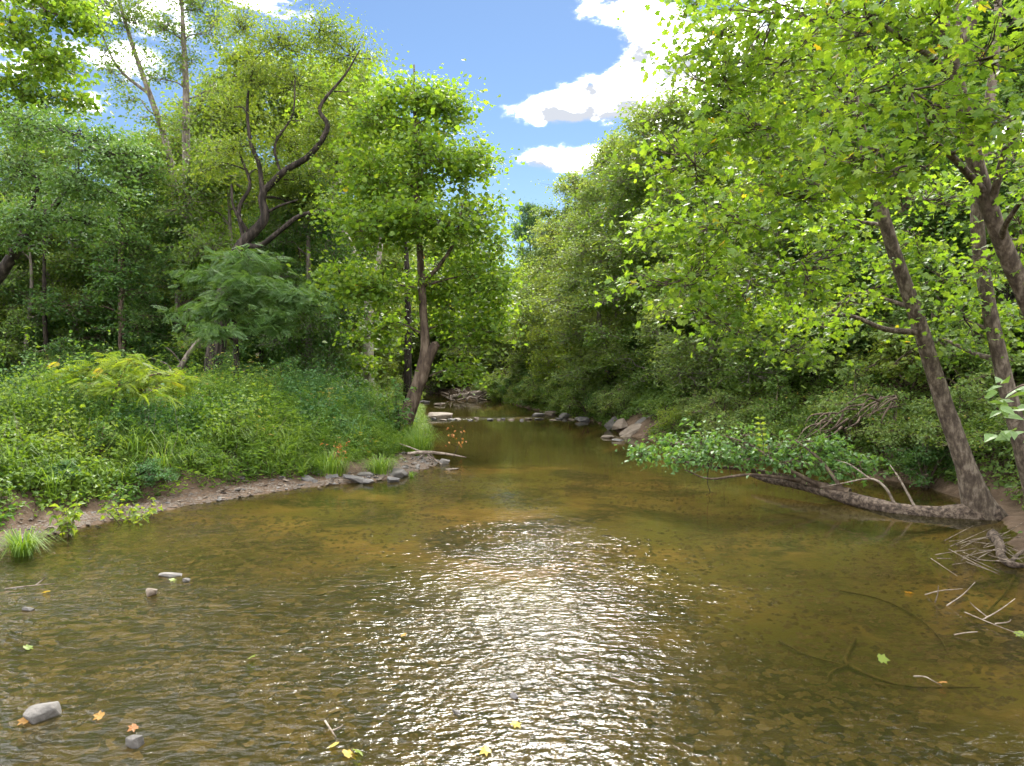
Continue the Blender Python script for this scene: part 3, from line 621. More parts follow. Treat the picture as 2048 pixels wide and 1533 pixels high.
tree('maple_tree', 'light yellow-green tree filling the top left corner behind the blue-green one', b,
     [([b, Vector((-20.6, D, 6)), P(-80, 300, D), P(-40, 130, D), P(0, 0, D)], [.34, .28, .22, .15, .06])],
     lobesP([(20, 60, D, (1.5, 1.5, .9)), (90, 20, D, (1.4, 1.4, .9)), (110, 110, D, (1.3, 1.3, .7)), (30, 170, D, (1.4, 1.4, .8)), (150, 190, D, (1.0, 1, .5)), (60, -40, D, (1.4, 1.4, .8)), (180, 60, D + 1, (.9, .9, .5)), (20, 240, D, (1.3, 1.3, .7)), (90, 200, D + 1, (1.2, 1.2, .7)), (130, 130, D + 2, (1.3, 1.3, .8)), (150, -10, D + 1, (1.2, 1.2, .8))]),
     'leaf_sycamore_left', 'bark_brown', LOBEDF, .17, 40, 13, spread=.35)
D = 27.0
b = ground_pt(atX(470, D), D)
tree('walnut_sapling', 'spreading blue-green sapling with long feathery leaves beneath the dark crooked tree', b,
     [([b, P(472, 700, D), P(465, 600, D), P(470, 540, D), P(480, 500, D)], [.12, .10, .08, .05, .02])],
     lobesP([(420, 540, D, (1.1, 1.1, .45)), (500, 520, D - .5, (1.2, 1.2, .45)), (570, 590, D - .8, (1.1, 1.1, .35)), (460, 600, D - 1.2, (1.2, 1.2, .4)), (390, 620, D - .5, (1.0, 1, .35)), (530, 640, D - 1.2, (1.1, 1.1, .35)), (610, 610, D - .5, (.8, .8, .25)), (440, 660, D - 1.5, (1.0, 1, .3)), (490, 570, D - 1.5, (1.1, 1.1, .4))]),
     'leaf_blue', 'bark_dark', PIN8, .42, 40, 9, spread=.25, singles=300, cat='sapling', droop=.25)
D = 19.0
b = ground_pt(atX(222, D), D)
tree('locust_sapling', 'small flat-topped yellow-green sapling standing in the weeds of the left bank', b,
     [([b, P(222, 830, D), P(232, 780, D), P(252, 735, D), P(262, 715, D)], [.05, .04, .035, .025, .012])],
     lobesP([(180, 740, D, (.7, .7, .13)), (250, 722, D, (.8, .7, .14)), (320, 748, D - .2, (.7, .7, .13)), (230, 770, D - .5, (.9, .7, .14)), (300, 780, D - .5, (.7, .6, .12)), (350, 760, D, (.4, .5, .1)), (150, 765, D - .3, (.4, .5, .1))]),
     'leaf_yellow', 'bark_brown', PIN8, .38, 52, 6, spread=.14, singles=300, cat='sapling', droop=.1)

# ------------------------------------------------------------------ generic trees, shared meshes
def generic_tree(seed_h, crown_r, n_lobes, leafm, barkm, twigs, per, leaf, tmpl=OV, low=.25, trunk_r=.2):
    h = seed_h; bend = RNG.normal(0, .035, 2) * h
    pts = [(0, 0, -.3), (bend[0] * .2, bend[1] * .2, h * .25), (bend[0], bend[1], h * .55), (bend[0] * .6, bend[1] * .6, h * .85), (bend[0] * .5, bend[1] * .5, h * .97)]
    tb = MB(); path = tube(tb, pts, [trunk_r * 1.35, trunk_r, trunk_r * .75, trunk_r * .35, .02], 8, 5, 0, .05)
    paths = [path]; cb = MB()
    for k in range(n_lobes):
        f = (k + .5) / n_lobes; z = h * (low + (1 - low) * f ** .9)
        prof = math.sin(min(1, (1 - f) * 1.15 + .12) * math.pi / 2) * (.55 + .45 * min(1, f * 4))
        a = k * 2.4 + RNG.normal(0, .4); rr = crown_r * prof * RNG.uniform(.45, .8)
        c = np.array([math.cos(a) * rr + bend[0] * .6, math.sin(a) * rr + bend[1] * .6, z - .04 * h])
        lr = crown_r * RNG.uniform(.30, .45); a0, ra = near_on(paths, c, .5)
        paths.append(limb_to(cb, a0, ra, c, 4, .1))
        foliage(cb, c, (lr, lr, lr * .55), max(8, int(twigs * lr ** 2)), per, leaf, tmpl, spread=.09 + .09 * lr, bias=RNG.uniform(-.25, .3))
    return tb.mesh('trunk', [barkm]), cb.mesh('crown', [barkm, leafm])
GEN = [generic_tree(13, 4.4, 26, 'leaf_mid', 'bark_grey', 40, 14, .18, OV, .16),
       generic_tree(12, 4.0, 24, 'leaf_mid', 'bark_brown', 42, 14, .175, OV, .10, .16),
       generic_tree(14, 3.6, 26, 'leaf_mid', 'bark_dark', 40, 14, .18, OV, .25, .18),
       generic_tree(9, 3.6, 22, 'leaf_mid', 'bark_grey', 44, 14, .16, OV, .06, .12)]
def plant_tree(name, label, x, y, h, variant, leafm, wide=1.0, group=None, rot=None, cat='tree', dz=0):
    tm, cm = GEN[variant]; hh = (13, 12, 14, 9)[variant]
    root = empty(name, ground_pt(x, y, dz), label, cat, group); s = h / hh
    root.scale = (s * wide, s * wide, s); root.rotation_euler = (0, 0, random.uniform(0, 6.28) if rot is None else rot)
    link('trunk', tm, root)
    c = link('crown', cm, root); c['kind'] = 'stuff'
    c.material_slots[1].link = 'OBJECT'; c.material_slots[1].material = MATS[leafm]
    return root
# right hillside, from the bend towards the camera: photo x of the crown, distance, photo y of the top
HILL = [('conical tree with a thin pointed tip far down the creek', 1052, 66, 395, 2, 'leaf_dark', .55),
        ('hazy green tree on the far right hillside nearest the gap of sky', 1110, 62, 430, 0, 'leaf_hill', .95),
        ('rounded pale green tree on the right slope below the low cloud', 1175, 54, 335, 1, 'leaf_hill', 1.1),
        ('tall tree with a russet top on the right skyline', 1235, 47, 262, 0, 'leaf_hill', .95),
        ('broad tree rising under the big white cloud on the right slope', 1340, 40, 185, 0, 'leaf_mid', 1.05),
        ('tall tree on the right slope half hidden behind the sycamore leaves', 1480, 34, 90, 2, 'leaf_mid', 1.2),
        ('dense tree on the right slope behind the leaning sycamore trunk', 1640, 29, 20, 0, 'leaf_hill', 1.1),
        ('tree on the steep slope between the two right sycamore trunks', 1810, 25, -20, 1, 'leaf_dark', 1.1),
        ('tree on the steep slope at the right edge behind the sycamores', 2010, 21, -60, 2, 'leaf_dark', 1.2)]
for lab, px, d, top, var, lm, wide in HILL:
    x = atX(px, d); z = gz(x, d); h = P(px, top, d).z - z
    plant_tree('hillside_tree', lab, x, d, max(5, h), var, lm, wide, 'trees on the right hillside')
for px, d, top, var in ((1290, 56, 330, 1), (1400, 48, 230, 2), (1560, 42, 160, 1), (1750, 38, 60, 0), (1950, 34, 0, 1), (1160, 76, 440, 0), (1250, 70, 390, 2), (1340, 62, 320, 0), (1480, 54, 220, 2), (1650, 48, 110, 0), (1850, 44, 20, 2)):
    x = atX(px, d); h = P(px, top, d).z - gz(x, d)
    plant_tree('hillside_tree', 'green tree farther up the right hillside, mostly hidden behind nearer crowns', x, d, max(6, h), var, 'leaf_hill', 1.1, 'far hillside trees')
# bank trees whose low crowns hang over the right water edge
for lab, px, d, top, var, lm, wide in (
        ('low spreading tree with pale leaves on the right bank beyond the far riffle', 1085, 57, 560, 3, 'leaf_hill', 1.1), ('rounded bright green tree low on the right bank above the far riffle', 1140, 49, 540, 3, 'leaf_yellow', 1.0),
        ('yellow-green tree leaning over the right bank left of the rock outcrop', 1215, 42, 470, 3, 'leaf_hill', 1.15), ('bushy green tree just above the rock outcrop', 1310, 37, 440, 3, 'leaf_mid', 1.1), ('low tree on the slope behind the tip of the fallen log', 1420, 31, 430, 3, 'leaf_hill', 1.2),
        ('leafy tree on the slope behind the middle of the fallen log', 1570, 27, 400, 3, 'leaf_mid', 1.2), ('leafy tree on the slope right of the leaning trunk', 1930, 22, 330, 3, 'leaf_mid', 1.1)):
    x = atX(px, d); h = P(px, top, d).z - gz(x, d)
    plant_tree('bank_tree', lab, x, d, max(4, h), var, lm, wide, 'low trees on the right bank')
# the closing wood beyond the bend
LHUE = {'leaf_dark': 'dark green', 'leaf_mid': 'mid green', 'leaf_locust': 'olive green', 'leaf_hill': 'pale green', 'leaf_yellow': 'yellow-green'}
def lzone(x, y):
    u = x / y * FPX + CX
    return [z for lim, z in ((60, 'by the left border'), (160, 'left of the flat-topped sapling'), (300, 'above the flat-topped sapling'), (420, 'left of the dark crooked trunk'), (560, 'right of the dark crooked trunk'), (690, 'around the grey trunk pair'), (5000, 'behind the leaning central sycamore')) if u < lim][0]
FR = random.Random(3)
for i in range(30):
    d = 76 + (i % 3) * 11 + FR.uniform(-3, 3); px = 700 + 460 * (i + FR.random()) / 30; x = atX(px, d)
    if XL(d) - 1 < x < XR(d) + 1.5: x = float(XR(d)) + 2.5
    top = float(np.interp(px, [700, 850, 960, 1020, 1080, 1160], [430, 480, 560, 560, 500, 440])) + FR.uniform(-25, 40)
    lm = FR.choice(('leaf_hill', 'leaf_mid', 'leaf_hill')); lab = 'distant ' + LHUE[lm] + ' tree beyond the bend, ' + ('behind the central sycamore crown', 'right above the log jam', 'at the foot of the sky gap', 'where the right hillside begins')[int(np.searchsorted([880, 990, 1060], px))] + (', nearest row', ', middle row', ', last row')[i % 3]
    plant_tree('distant_tree', lab, x, d, max(6, P(px, top, d).z - gz(x, d)), FR.randrange(4), lm, 1.15, 'trees beyond the creek bend')
# left wood
LW = random.Random(5)

k = 0
for row, (d, n, x0, x1) in enumerate(((39, 9, -30, -9), (47, 10, -38, -9), (57, 12, -46, -11), (70, 13, -58, -14))):
    for i in range(n):
        x = x0 + (x1 - x0) * (i + LW.uniform(.15, .85)) / n; y = d + LW.uniform(-3, 3)
        h = LW.uniform(8.5, 13) if row < 2 else LW.uniform(10, 15)
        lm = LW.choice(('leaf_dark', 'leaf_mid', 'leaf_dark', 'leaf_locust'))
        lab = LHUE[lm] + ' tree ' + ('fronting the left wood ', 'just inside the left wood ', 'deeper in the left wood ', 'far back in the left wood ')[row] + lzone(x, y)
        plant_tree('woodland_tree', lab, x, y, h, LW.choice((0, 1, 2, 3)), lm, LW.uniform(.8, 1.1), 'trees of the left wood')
for lab, px, d, top, v, lm in (('sunlit yellow-green tree right of the blue-green tree, left of the slanting trunk', 250, 43, 370, 1, 'leaf_yellow'), ('sunlit green tree filling the gap left of the crooked tree', 400, 46, 330, 0, 'leaf_sycamore_left'), ('yellow-green tree seen between the crooked tree and the central sycamore', 600, 48, 330, 1, 'leaf_yellow'), ('pale tree behind the top of the central sycamore', 735, 50, 190, 2, 'leaf_hill'), ('green tree rising at the far left behind the blue-green tree', 90, 41, 260, 0, 'leaf_mid'), ('tall green tree behind the crown of the crooked tree', 540, 52, 90, 2, 'leaf_locust'), ('tall light green tree left of the central sycamore top', 665, 54, 110, 0, 'leaf_sycamore_left'), ('tree behind the slanting thin trunk at upper left', 300, 50, 250, 2, 'leaf_mid'), ('tree top between the straight trunk and the crooked tree', 440, 50, 180, 0, 'leaf_mid')):
    x = atX(px, d); plant_tree('woodland_tree', lab, x, d, P(px, top, d).z - gz(x, d), v, lm, 1.0, 'trees of the left wood')
# bare lower trunks that show in the wood
def pole_tree(label, px, d, lean, r, barkm, top=300, leafm='leaf_dark'):
    x = atX(px, d); b = ground_pt(x, d); tp = P(px + lean, top, d)
    m = (b + tp) / 2 + Vector((random.uniform(-.2, .2), 0, 0))
    return tree('woodland_tree', label, b, [([b, b.lerp(m, .5), m, tp], [r * 1.3, r, r * .85, r * .4])],
                [((tp.x + random.uniform(-1, 1), d + random.uniform(-1, 1), tp.z + random.uniform(-2.5, .5)), (1.4, 1.4, .9)) for _ in range(4)], leafm, barkm, OV, .2, 9, 12, 'bare trunks in the left wood', spread=.33)
pole_tree('straight grey trunk right of the dark crooked tree, thicker of the pair', 647, 41, 8, .30, 'bark_grey', 330)
pole_tree('slim grey trunk close against the thicker grey one', 664, 42, 2, .14, 'bark_grey', 350)
pole_tree('thin brown trunk leaning left beside the grey pair', 618, 39, -22, .13, 'bark_brown', 480)
pole_tree('pale slim trunk deep in the dark wood at the left', 160, 40, -20, .14, 'bark_grey', 400)
pole_tree('thin dark trunk in the shade near the left edge', 95, 36, -6, .11, 'bark_dark', 420)
pole_tree('dark trunk just left of the leaning central sycamore', 815, 42, -5, .22, 'bark_dark', 420)
pole_tree('slim dark trunk in the shade left of the crooked tree', 300, 44, 8, .14, 'bark_dark', 380)

# ------------------------------------------------------------------ shrubs, shared meshes
def shrub_mesh(r, h, n_l, leafm, tmpl, leaf, twigs, per, seed):
    cb = MB(); sb = MB(); tips = []
    for k in range(n_l):
        a = k * 2.4 + RNG.normal(0, .4); f = math.sqrt((k + .5) / n_l); rr = r * f * .75
        c = np.array([math.cos(a) * rr, math.sin(a) * rr, h * (1 - .55 * f * f) * RNG.uniform(.6, .95)]); lr = r * RNG.uniform(.30, .42)
        tube(sb, [(RNG.normal(0, .06), RNG.normal(0, .06), -.25), c * np.array([.4, .4, .55]), c], [.035, .025, .01], 5, 4)
        foliage(cb, c, (lr, lr, lr * .7), max(8, int(twigs * lr ** 2)), per, leaf * 1.12, tmpl, spread=.12, bias=RNG.uniform(-.25, .3))
    return sb.mesh('stems', ['bark_brown']), cb.mesh('foliage', ['bark_brown', leafm])
SHR = [shrub_mesh(1.6, 1.9, 13, 'leaf_hill', OV, .105, 70, 13, 0), shrub_mesh(1.6, 1.5, 13, 'leaf_hill', OV, .095, 76, 13, 1), shrub_mesh(1.5, 2.3, 14, 'leaf_hill', OV, .11, 66, 13, 2)]
def shrub(label, x, y, s, var, leafm, group=None, name='shrub', cat='shrub', dz=0, sz=None):
    root = empty(name, ground_pt(x, y, dz), label, cat, group); root.scale = (s, s, sz or s); root.rotation_euler = (0, 0, random.uniform(0, 6.28))
    link('stem_cluster', SHR[var][0], root); c = link('foliage', SHR[var][1], root); c['kind'] = 'stuff'
    c.material_slots[1].link = 'OBJECT'; c.material_slots[1].material = MATS[leafm]
    return root
SHL = ('leaf_hill', 'leaf_mid', 'leaf_yellow', 'leaf_hill', 'leaf_mid', 'leaf_dark')
SR = random.Random(11)
ZONES = ((23, 'behind the fallen log'), (30, 'between the log and the rock outcrop'), (37, 'around the rock outcrop'), (47, 'across from the leaning central sycamore'), (70, 'beyond the far riffle'))
HUE = {'leaf_hill': 'pale green', 'leaf_mid': 'mid green', 'leaf_yellow': 'yellow-green', 'leaf_dark': 'dark green'}
for row, (y0, y1, n, s0, s1) in enumerate(((18, 66, 46, .1, 1.3), (18, 62, 30, 2.5, 5), (17, 60, 26, 5.5, 9), (17, 60, 20, 9, 14))):
    for i in range(n):
        y = y0 + (y1 - y0) * (i + SR.random()) / n
        if row == 0 and 29.5 < y < 35.5: continue       # the bare rock shows here
        x = float(XR(y)) + SR.uniform(s0, s1); lm = SR.choice(SHL)
        zone = [z for lim, z in ZONES if y < lim][0]
        lab = HUE[lm] + (' shrub at the right water edge ', ' shrub low on the right slope ', ' shrub midway up the right slope ', ' shrub high on the right slope ')[row] + zone
        shrub(lab, x, y, SR.uniform(.75, 1.2) * (.85, 1.25, 1.45, 1.5)[row], SR.randrange(3), lm, 'shrubs of the right bank')
for i in range(18):
    y = 35 + i * 2.4; x = float(XL(y)) - SR.uniform(.7, 2.2)
    shrub('leafy shrub on the far left bank beyond the leaning sycamore', x, y, SR.uniform(.45, .9), SR.randrange(3), SR.choice(SHL), 'shrubs on the far left bank')
for i in range(24):
    d = 28 + SR.random() * 12; x = -30 + 24 * SR.random()
    if x > float(XL(d)) - 3.2: continue
    lm = SR.choice(('leaf_dark', 'leaf_mid', 'leaf_dark')); lab = HUE[lm] + ' shrub fronting the left wood ' + lzone(x, d)
    shrub(lab, x, d, SR.uniform(.6, 1.1), SR.randrange(3), lm, 'understory shrubs of the left wood')

for lab, x, y, sc, v, lm in (('leafy bush crowding the shore behind the thick end of the log', 11.6, 17.2, .8, 1, 'leaf_mid'), ('dark bush in the hollow left of the leaning trunk base', 10.6, 18.6, .7, 0, 'leaf_dark'), ('pale bush above the log between trunk and hollow', 12.2, 18.6, .9, 2, 'leaf_hill'),
        ('green bush at the right border beside the trunk base', 11.6, 15.2, .62, 1, 'leaf_mid'), ('low bush at the right border below the slim straight trunk', 10.6, 13.2, .5, 1, 'leaf_weed'), ('bush on the slope at the right border behind both trunks', 13.2, 16.6, 1.0, 0, 'leaf_hill'), ('tall bush on the slope above the log, dark inside', 13.0, 20.5, 1.2, 2, 'leaf_mid'), ('vine-hung bush dropping to the water behind the leafy log tip', 9.4, 22.3, .8, 1, 'leaf_mid'), ('little bush beside the root flare of the leaning sycamore', 10.7, 14.2, .42, 1, 'leaf_weed'), ('little bush over the brush pile at the right border', 10.1, 12.4, .40, 1, 'leaf_mid'), ('bright bush near the rock outcrop foot', 6.6, 29.3, .6, 1, 'leaf_yellow')):
    shrub(lab, x, y, sc, v, lm)

# ------------------------------------------------------------------ ground cover (nobody could count it)
def weeds_left():
    cb = MB(); n = 15000
    y = RNG.uniform(9, 46, n * 3); s = RNG.uniform(.5, 13, n * 3) ** 1.0
    spit = np.exp(-((y - 21.5) / 3.0) ** 2) * 1.5
    s = s + np.interp(y, [9, 15, 19], [.45, .4, .05]); x = XL(y) - s - spit; pr = np.clip(1.15 - s / 16, .25, 1) * np.clip((vnoise(x * .9, y * .9) + .35) + np.clip(s - 2, 0, 1), 0, 1)
    ok = RNG.random(n * 3) < pr; x, y, s = x[ok][:n], y[ok][:n], s[ok][:n]; n = len(x)
    z = height(x, y)
    H = np.clip(.22 + s * .17, .2, .85) * (.45 + 1.5 * vnoise(x * .55 + 3, y * .55) ** 1.3 + .6 * (vnoise(x * .17, y * .17) - .3)) * RNG.uniform(.6, 1.35, n); H = np.maximum(H, .18) * np.where(RNG.random(n) < .07, 1.4, .86)
    lean = RNG.normal(0, .22, (n, 2)); top = np.stack([x + lean[:, 0] * H, y + lean[:, 1] * H, z + H], 1); bot = np.stack([x, y, z - .05], 1)
    sticks(cb, bot, top, .006, .003, 0)
    per = 17; f = RNG.random((n, per)) ** .65
    pos = (bot[:, None] + (top - bot)[:, None] * f[..., None]).reshape(-1, 3) + RNG.normal(0, .07, (n * per, 3)) * np.array([1, 1, .4])
    kind = vnoise(x * .35 + 50, y * .35); kn = np.repeat(kind, per)
    ax, nm = leaf_pose(n * per, None, .15, .6)
    var = np.repeat(RNG.random(n) * .35 + (vnoise(x * .6 + 7, y * .6) - .5) * .8 + .1, per) + RNG.random(n * per) * .45
    m = kn < .56
    zone = np.repeat(vnoise(x * .42 + 90, y * .42 + 12), per) + RNG.normal(0, .05, n * per)
    for mm, mt in ((m & (zone < .38), 3), (m & (zone >= .38) & (zone < .66), 1), (m & (zone >= .66), 4)):
        put(cb, T_ovate(.33), pos[mm], ax[mm], nm[mm], .10 * RNG.uniform(.6, 1.4, mm.sum()), var[mm], mt)
    m = ~m
    put(cb, T_ovate(.13), pos[m], ax[m] + np.array([0, 0, .5]), nm[m], .15 * RNG.uniform(.6, 1.3, m.sum()), var[m], 2)
    o = link('weed_thicket', cb.mesh('weed_thicket', ['leaf_weed', 'leaf_weed', 'grass', 'leaf_weed_blue', 'leaf_weed_lime'])); return tag(o, 'thick green weeds covering the left bank', 'weeds', None, 'stuff')
weeds_left()
def blades(mb, pos, h, n_each, spread, mat=0, arch=.7, w=.006):
    pos = np.repeat(np.asarray(pos, float), n_each, 0); n = len(pos); a = RNG.uniform(0, 6.283, n)
    d = np.stack([np.cos(a), np.sin(a), np.zeros(n)], 1); h = np.repeat(np.broadcast_to(h, (n // n_each,)), n_each) * RNG.uniform(.6, 1.15, n)
    ar = arch * RNG.uniform(.3, 1.3, n); side = np.stack([-d[:, 1], d[:, 0], np.zeros(n)], 1) * w
    p0 = pos + d * (RNG.random(n) * spread)[:, None]; up = np.array([0, 0, 1.])
    p1 = p0 + d * (h * ar * .22)[:, None] + up * (h * .55)[:, None]; p2 = p1 + d * (h * ar * .45)[:, None] + up * (h * (.45 - .25 * ar))[:, None]; p3 = p2 + d * (h * ar * .4)[:, None] + up * (h * (.12 - .45 * ar))[:, None]
    V = np.stack([p0 - side, p0 + side, p1 - side, p1 + side, p2 - side * .8, p2 + side * .8, p3], 1)
    Fq = (np.arange(n) * 7)[:, None, None] + np.array([[0, 1, 3, 2], [2, 3, 5, 4]])[None]; Ft = (np.arange(n) * 7)[:, None] + np.array([4, 5, 6])[None]
    var = RNG.random(n) * .7 + .15
    b0 = mb.n; mb.add(V.reshape(-1, 3), Fq.reshape(-1, 4), mat, np.repeat(var, 2))
    mb.F.append((Ft.reshape(-1, 3).astype(np.int32) + b0, mat, var.astype(np.float32), False))
def grass_left():
    mb = MB(); n = 1500
    y = RNG.uniform(12, 50, n); s = np.where(y > 25, RNG.uniform(-.1, 2.2, n), RNG.uniform(.9, 3.2, n)) + np.interp(y, [12, 16, 19], [.8, .6, 0]); spit = np.exp(-((y - 21.5) / 3.0) ** 2) * 1.3
    x = XL(y) - s - spit; k = (vnoise(x * .7, y * .7 + 30) > .42) | (y > 19); x, y = x[k], y[k]
    blades(mb, np.stack([x, y, height(x, y) - .02], 1), .42, 22, .12, 0, .8, .007)
    o = link('bank_grass', mb.mesh('bank_grass', ['grass'])); tag(o, 'bright grass along the foot of the left bank', 'grass', None, 'stuff')
grass_left()
def tall_grass():
    mb = MB(); n = 420
    y = RNG.uniform(11, 34, n); s = RNG.uniform(1.4, 9, n) + np.exp(-((y - 21.5) / 3.0) ** 2) * 1.3; x = XL(y) - s
    k = vnoise(x * .5 + 33, y * .5) > .45; x, y = x[k], y[k]
    blades(mb, np.stack([x, y, height(x, y)], 1), .85, 34, .16, 0, 1.0, .007)
    tag(link('tall_grass', mb.mesh('tall_grass', ['grass'])), 'arching tall grass mixed into the weeds of the left bank', 'grass', None, 'stuff')
tall_grass()
def dead_stems():
    mb = MB(); n = 420; y = RNG.uniform(11, 34, n); x = XL(y) - RNG.uniform(1.6, 10, n) - np.exp(-((y - 21.5) / 3.0) ** 2) * 1.3; z = height(x, y); h = RNG.uniform(.5, 1.25, n)
    A = np.stack([x, y, z], 1); B = A + np.stack([RNG.normal(0, .25, n), RNG.normal(0, .2, n), h], 1); sticks(mb, A, B, .007, .003, 0)
    tag(link('dry_stalks', mb.mesh('dry_stalks', ['wood_dead'])), 'thin dry stalks standing among the weeds of the left bank', 'stalks', None, 'stuff')
dead_stems()
WS = random.Random(21)
for i, (px, d, s_, lm, lab) in enumerate(((40, 17, .42, 'leaf_weed_lime', 'lime green weed mound at the left border above the dirt bank'), (120, 15.5, .36, 'leaf_weed_blue', 'blue-green weed mound over the dirt bank near the left border'), (200, 17, .40, 'leaf_weed', 'rounded weed mound below the flat-topped sapling'), (300, 16.6, .42, 'leaf_weed_blue', 'dark leafy mound hanging over the bank at left centre'),
        (390, 18, .46, 'leaf_weed', 'broad vine mound over the bank right of the drooping grass'), (470, 19.5, .42, 'leaf_mid', 'dark vine mound tumbling towards the water before the gravel spit'), (60, 21, .5, 'leaf_weed_blue', 'tall weed clump behind the lime mound at the left border'), (330, 23, .48, 'leaf_weed_lime', 'lime weed clump right of the flat-topped sapling'), (480, 24, .5, 'leaf_weed', 'weed clump in the middle of the left bank'), (570, 23.5, .45, 'leaf_weed_lime', 'bright weed clump above the dark slabs of the spit'), (660, 25, .48, 'leaf_weed_blue', 'weed clump behind the rusty stalks'), (560, 29, .5, 'leaf_weed', 'weed clump in front of the grey trunk pair'), (720, 28, .5, 'leaf_weed_blue', 'weed clump left of the vine-wrapped sycamore foot'), (400, 28, .55, 'leaf_weed_lime', 'weed clump at the foot of the dark crooked trunk'), (150, 26, .5, 'leaf_weed', 'weed clump behind the flat-topped sapling'))):
    shrub(lab, atX(px, d), d, s_, i % 3, lm, 'weed clumps on the left bank', 'weed_clump', 'plant', sz=s_ * .8)
def cover_right():
    cb = MB(); n = 85000
    y = RNG.uniform(9, 62, n); s = RNG.uniform(.0, 1, n) ** 1.5 * 16; x = XR(y) + s
    rock = (y > 30.5) & (y < 34.0) & (s < .9)
    flat = np.exp(-((y - 14.5) / 2.2) ** 2); ok = ~rock & (s > np.where(y > 20, .02, .2) + flat * .7) & (vnoise(x * .8 + 2, y * .8) + RNG.random(n) * .5 > .30); x, y, s = x[ok], y[ok], s[ok]; n = len(x)
    mound = np.clip(vnoise(x * .6 + 11, y * .6) * 1.3 - .25, 0, 1) * np.clip(s, 0, 1) * .9
    z = height(x, y) + RNG.random(n) * (.12 + mound) + mound * .3
    per = 3
    pos = np.repeat(np.stack([x, y, z], 1), per, 0) + RNG.normal(0, .10, (n * per, 3))
    ax, nm = leaf_pose(n * per, None, .3, .6); nm[:, 0] -= .5; ax[:, 0] -= .4
    var = np.repeat(RNG.random(n) * .3 + (vnoise(x * .5, y * .5) - .5) * .5 + .12, per) + RNG.random(n * per) * .45
    put(cb, T_ovate(.34), pos, ax, nm, .115 * RNG.uniform(.6, 1.35, n * per), var, 0)
    o = link('ivy_cover', cb.mesh('ivy_cover', ['leaf_mid'])); tag(o, 'leafy vines covering the steep right bank', 'ground cover', None, 'stuff')
cover_right()
def understory():
    cb = MB(); n = 16000
    x = RNG.uniform(-60, -6, n); y = RNG.uniform(32, 85, n); ok = x < XL(y) - 4; x, y = x[ok], y[ok]; n = len(x)
    z = height(x, y) + RNG.random(n) ** 1.5 * 2.2 * vnoise(x * .4, y * .4); per = 4
    pos = np.repeat(np.stack([x, y, z], 1), per, 0) + RNG.normal(0, .22, (n * per, 3)); ax, nm = leaf_pose(n * per)
    put(cb, OV, pos, ax, nm, .2 * RNG.uniform(.6, 1.3, n * per), RNG.random(n * per) * .8, 0)
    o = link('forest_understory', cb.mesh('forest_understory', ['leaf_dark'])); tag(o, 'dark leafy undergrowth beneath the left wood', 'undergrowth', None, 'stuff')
understory()

# ------------------------------------------------------------------ fallen log with its living branch
b = P(1960, 1030, 15.1)
root = empty('fallen_log', (b.x, b.y, gz(b.x, b.y)), 'long bare fallen trunk lying along the right water edge with leafy branches at its tip', 'fallen log')
mb = MB(); logpath = tube(mb, *PL([(1985, 1032, 15.0, .31), (1930, 1030, 15.05, .225), (1870, 1031, 15.2, .18), (1800, 1024, 15.5, .175), (1730, 1006, 16, .165), (1660, 986, 16.7, .14), (1600, 970, 17.5, .12), (1540, 960, 18.3, .09), (1505, 952, 18.9, .04)]), 14, 8, 0, .06)
link('trunk', mb.mesh('trunk', ['wood_log'], root.location), root)
LB = [[(1700, 985, 16.3, .09), (1620, 966, 17, .085), (1560, 952, 17.4, .07), (1480, 938, 17.8, .05), (1400, 932, 18.2, .035), (1320, 905, 18.8, .015)],
      [(1640, 972, 16.8, .06), (1560, 930, 17, .045), (1500, 890, 17.3, .025), (1440, 870, 17.6, .012)],
      [(1600, 960, 17.1, .05), (1500, 950, 16.8, .035), (1420, 958, 16.6, .02), (1370, 940, 16.6, .01)],
      [(1690, 985, 16.4, .05), (1640, 920, 16.8, .035), (1590, 880, 17.2, .015)]]
lp = [logpath]
for q in LB:
    mb = MB(); lp.append(tube(mb, *PL(q), 7, 6, 0, .08)); link('branch', mb.mesh('branch', ['bark_brown'], root.location), root)
mb = MB(); keep = []
for (x, y, d, r) in ((1300, 905, 18.6, .4), (1350, 888, 18.3, .5), (1410, 876, 17.9, .55), (1470, 885, 17.6, .55), (1540, 893, 17.4, .55), (1600, 885, 17.5, .5), (1660, 905, 17.2, .5), (1430, 915, 17.4, .4), (1500, 918, 17.2, .4), (1370, 912, 17.6, .4), (1720, 925, 17, .45), (1590, 920, 17.1, .4), (1660, 940, 16.9, .35)):
    foliage(mb, P(x, y, d), (r * 1.15, r * 1.15, r * .7), 30, 9, .14, OV6, spread=.20, keep=keep)
big, rest = split_leaves(keep, 300); put(mb, OV6, *rest, 1)
c = link('foliage', mb.mesh('foliage', ['bark_brown', 'leaf_glossy'], root.location), root); c['kind'] = 'stuff'
leaf_objects(c, root.location, big, OV6, 'leaf_glossy')
mb = MB(); pts = [P(1528, 925, 17.3), P(1526, 880, 17.2), P(1520, 838, 17.1)]; tube(mb, pts, [.012, .009, .004], 5, 4)
for i in range(9):
    f = i / 8; p = pts[0].lerp(pts[2], f)
    for s in (-1, 1): put(mb, OV6, [tuple(p)], [(s, -.1, .25)], [(.15 * s, -1, .45)], .14, [.55 + .3 * (i % 2)], 1)
link('shoot', mb.mesh('shoot', ['bark_brown', 'leaf_yellow'], root.location), root)
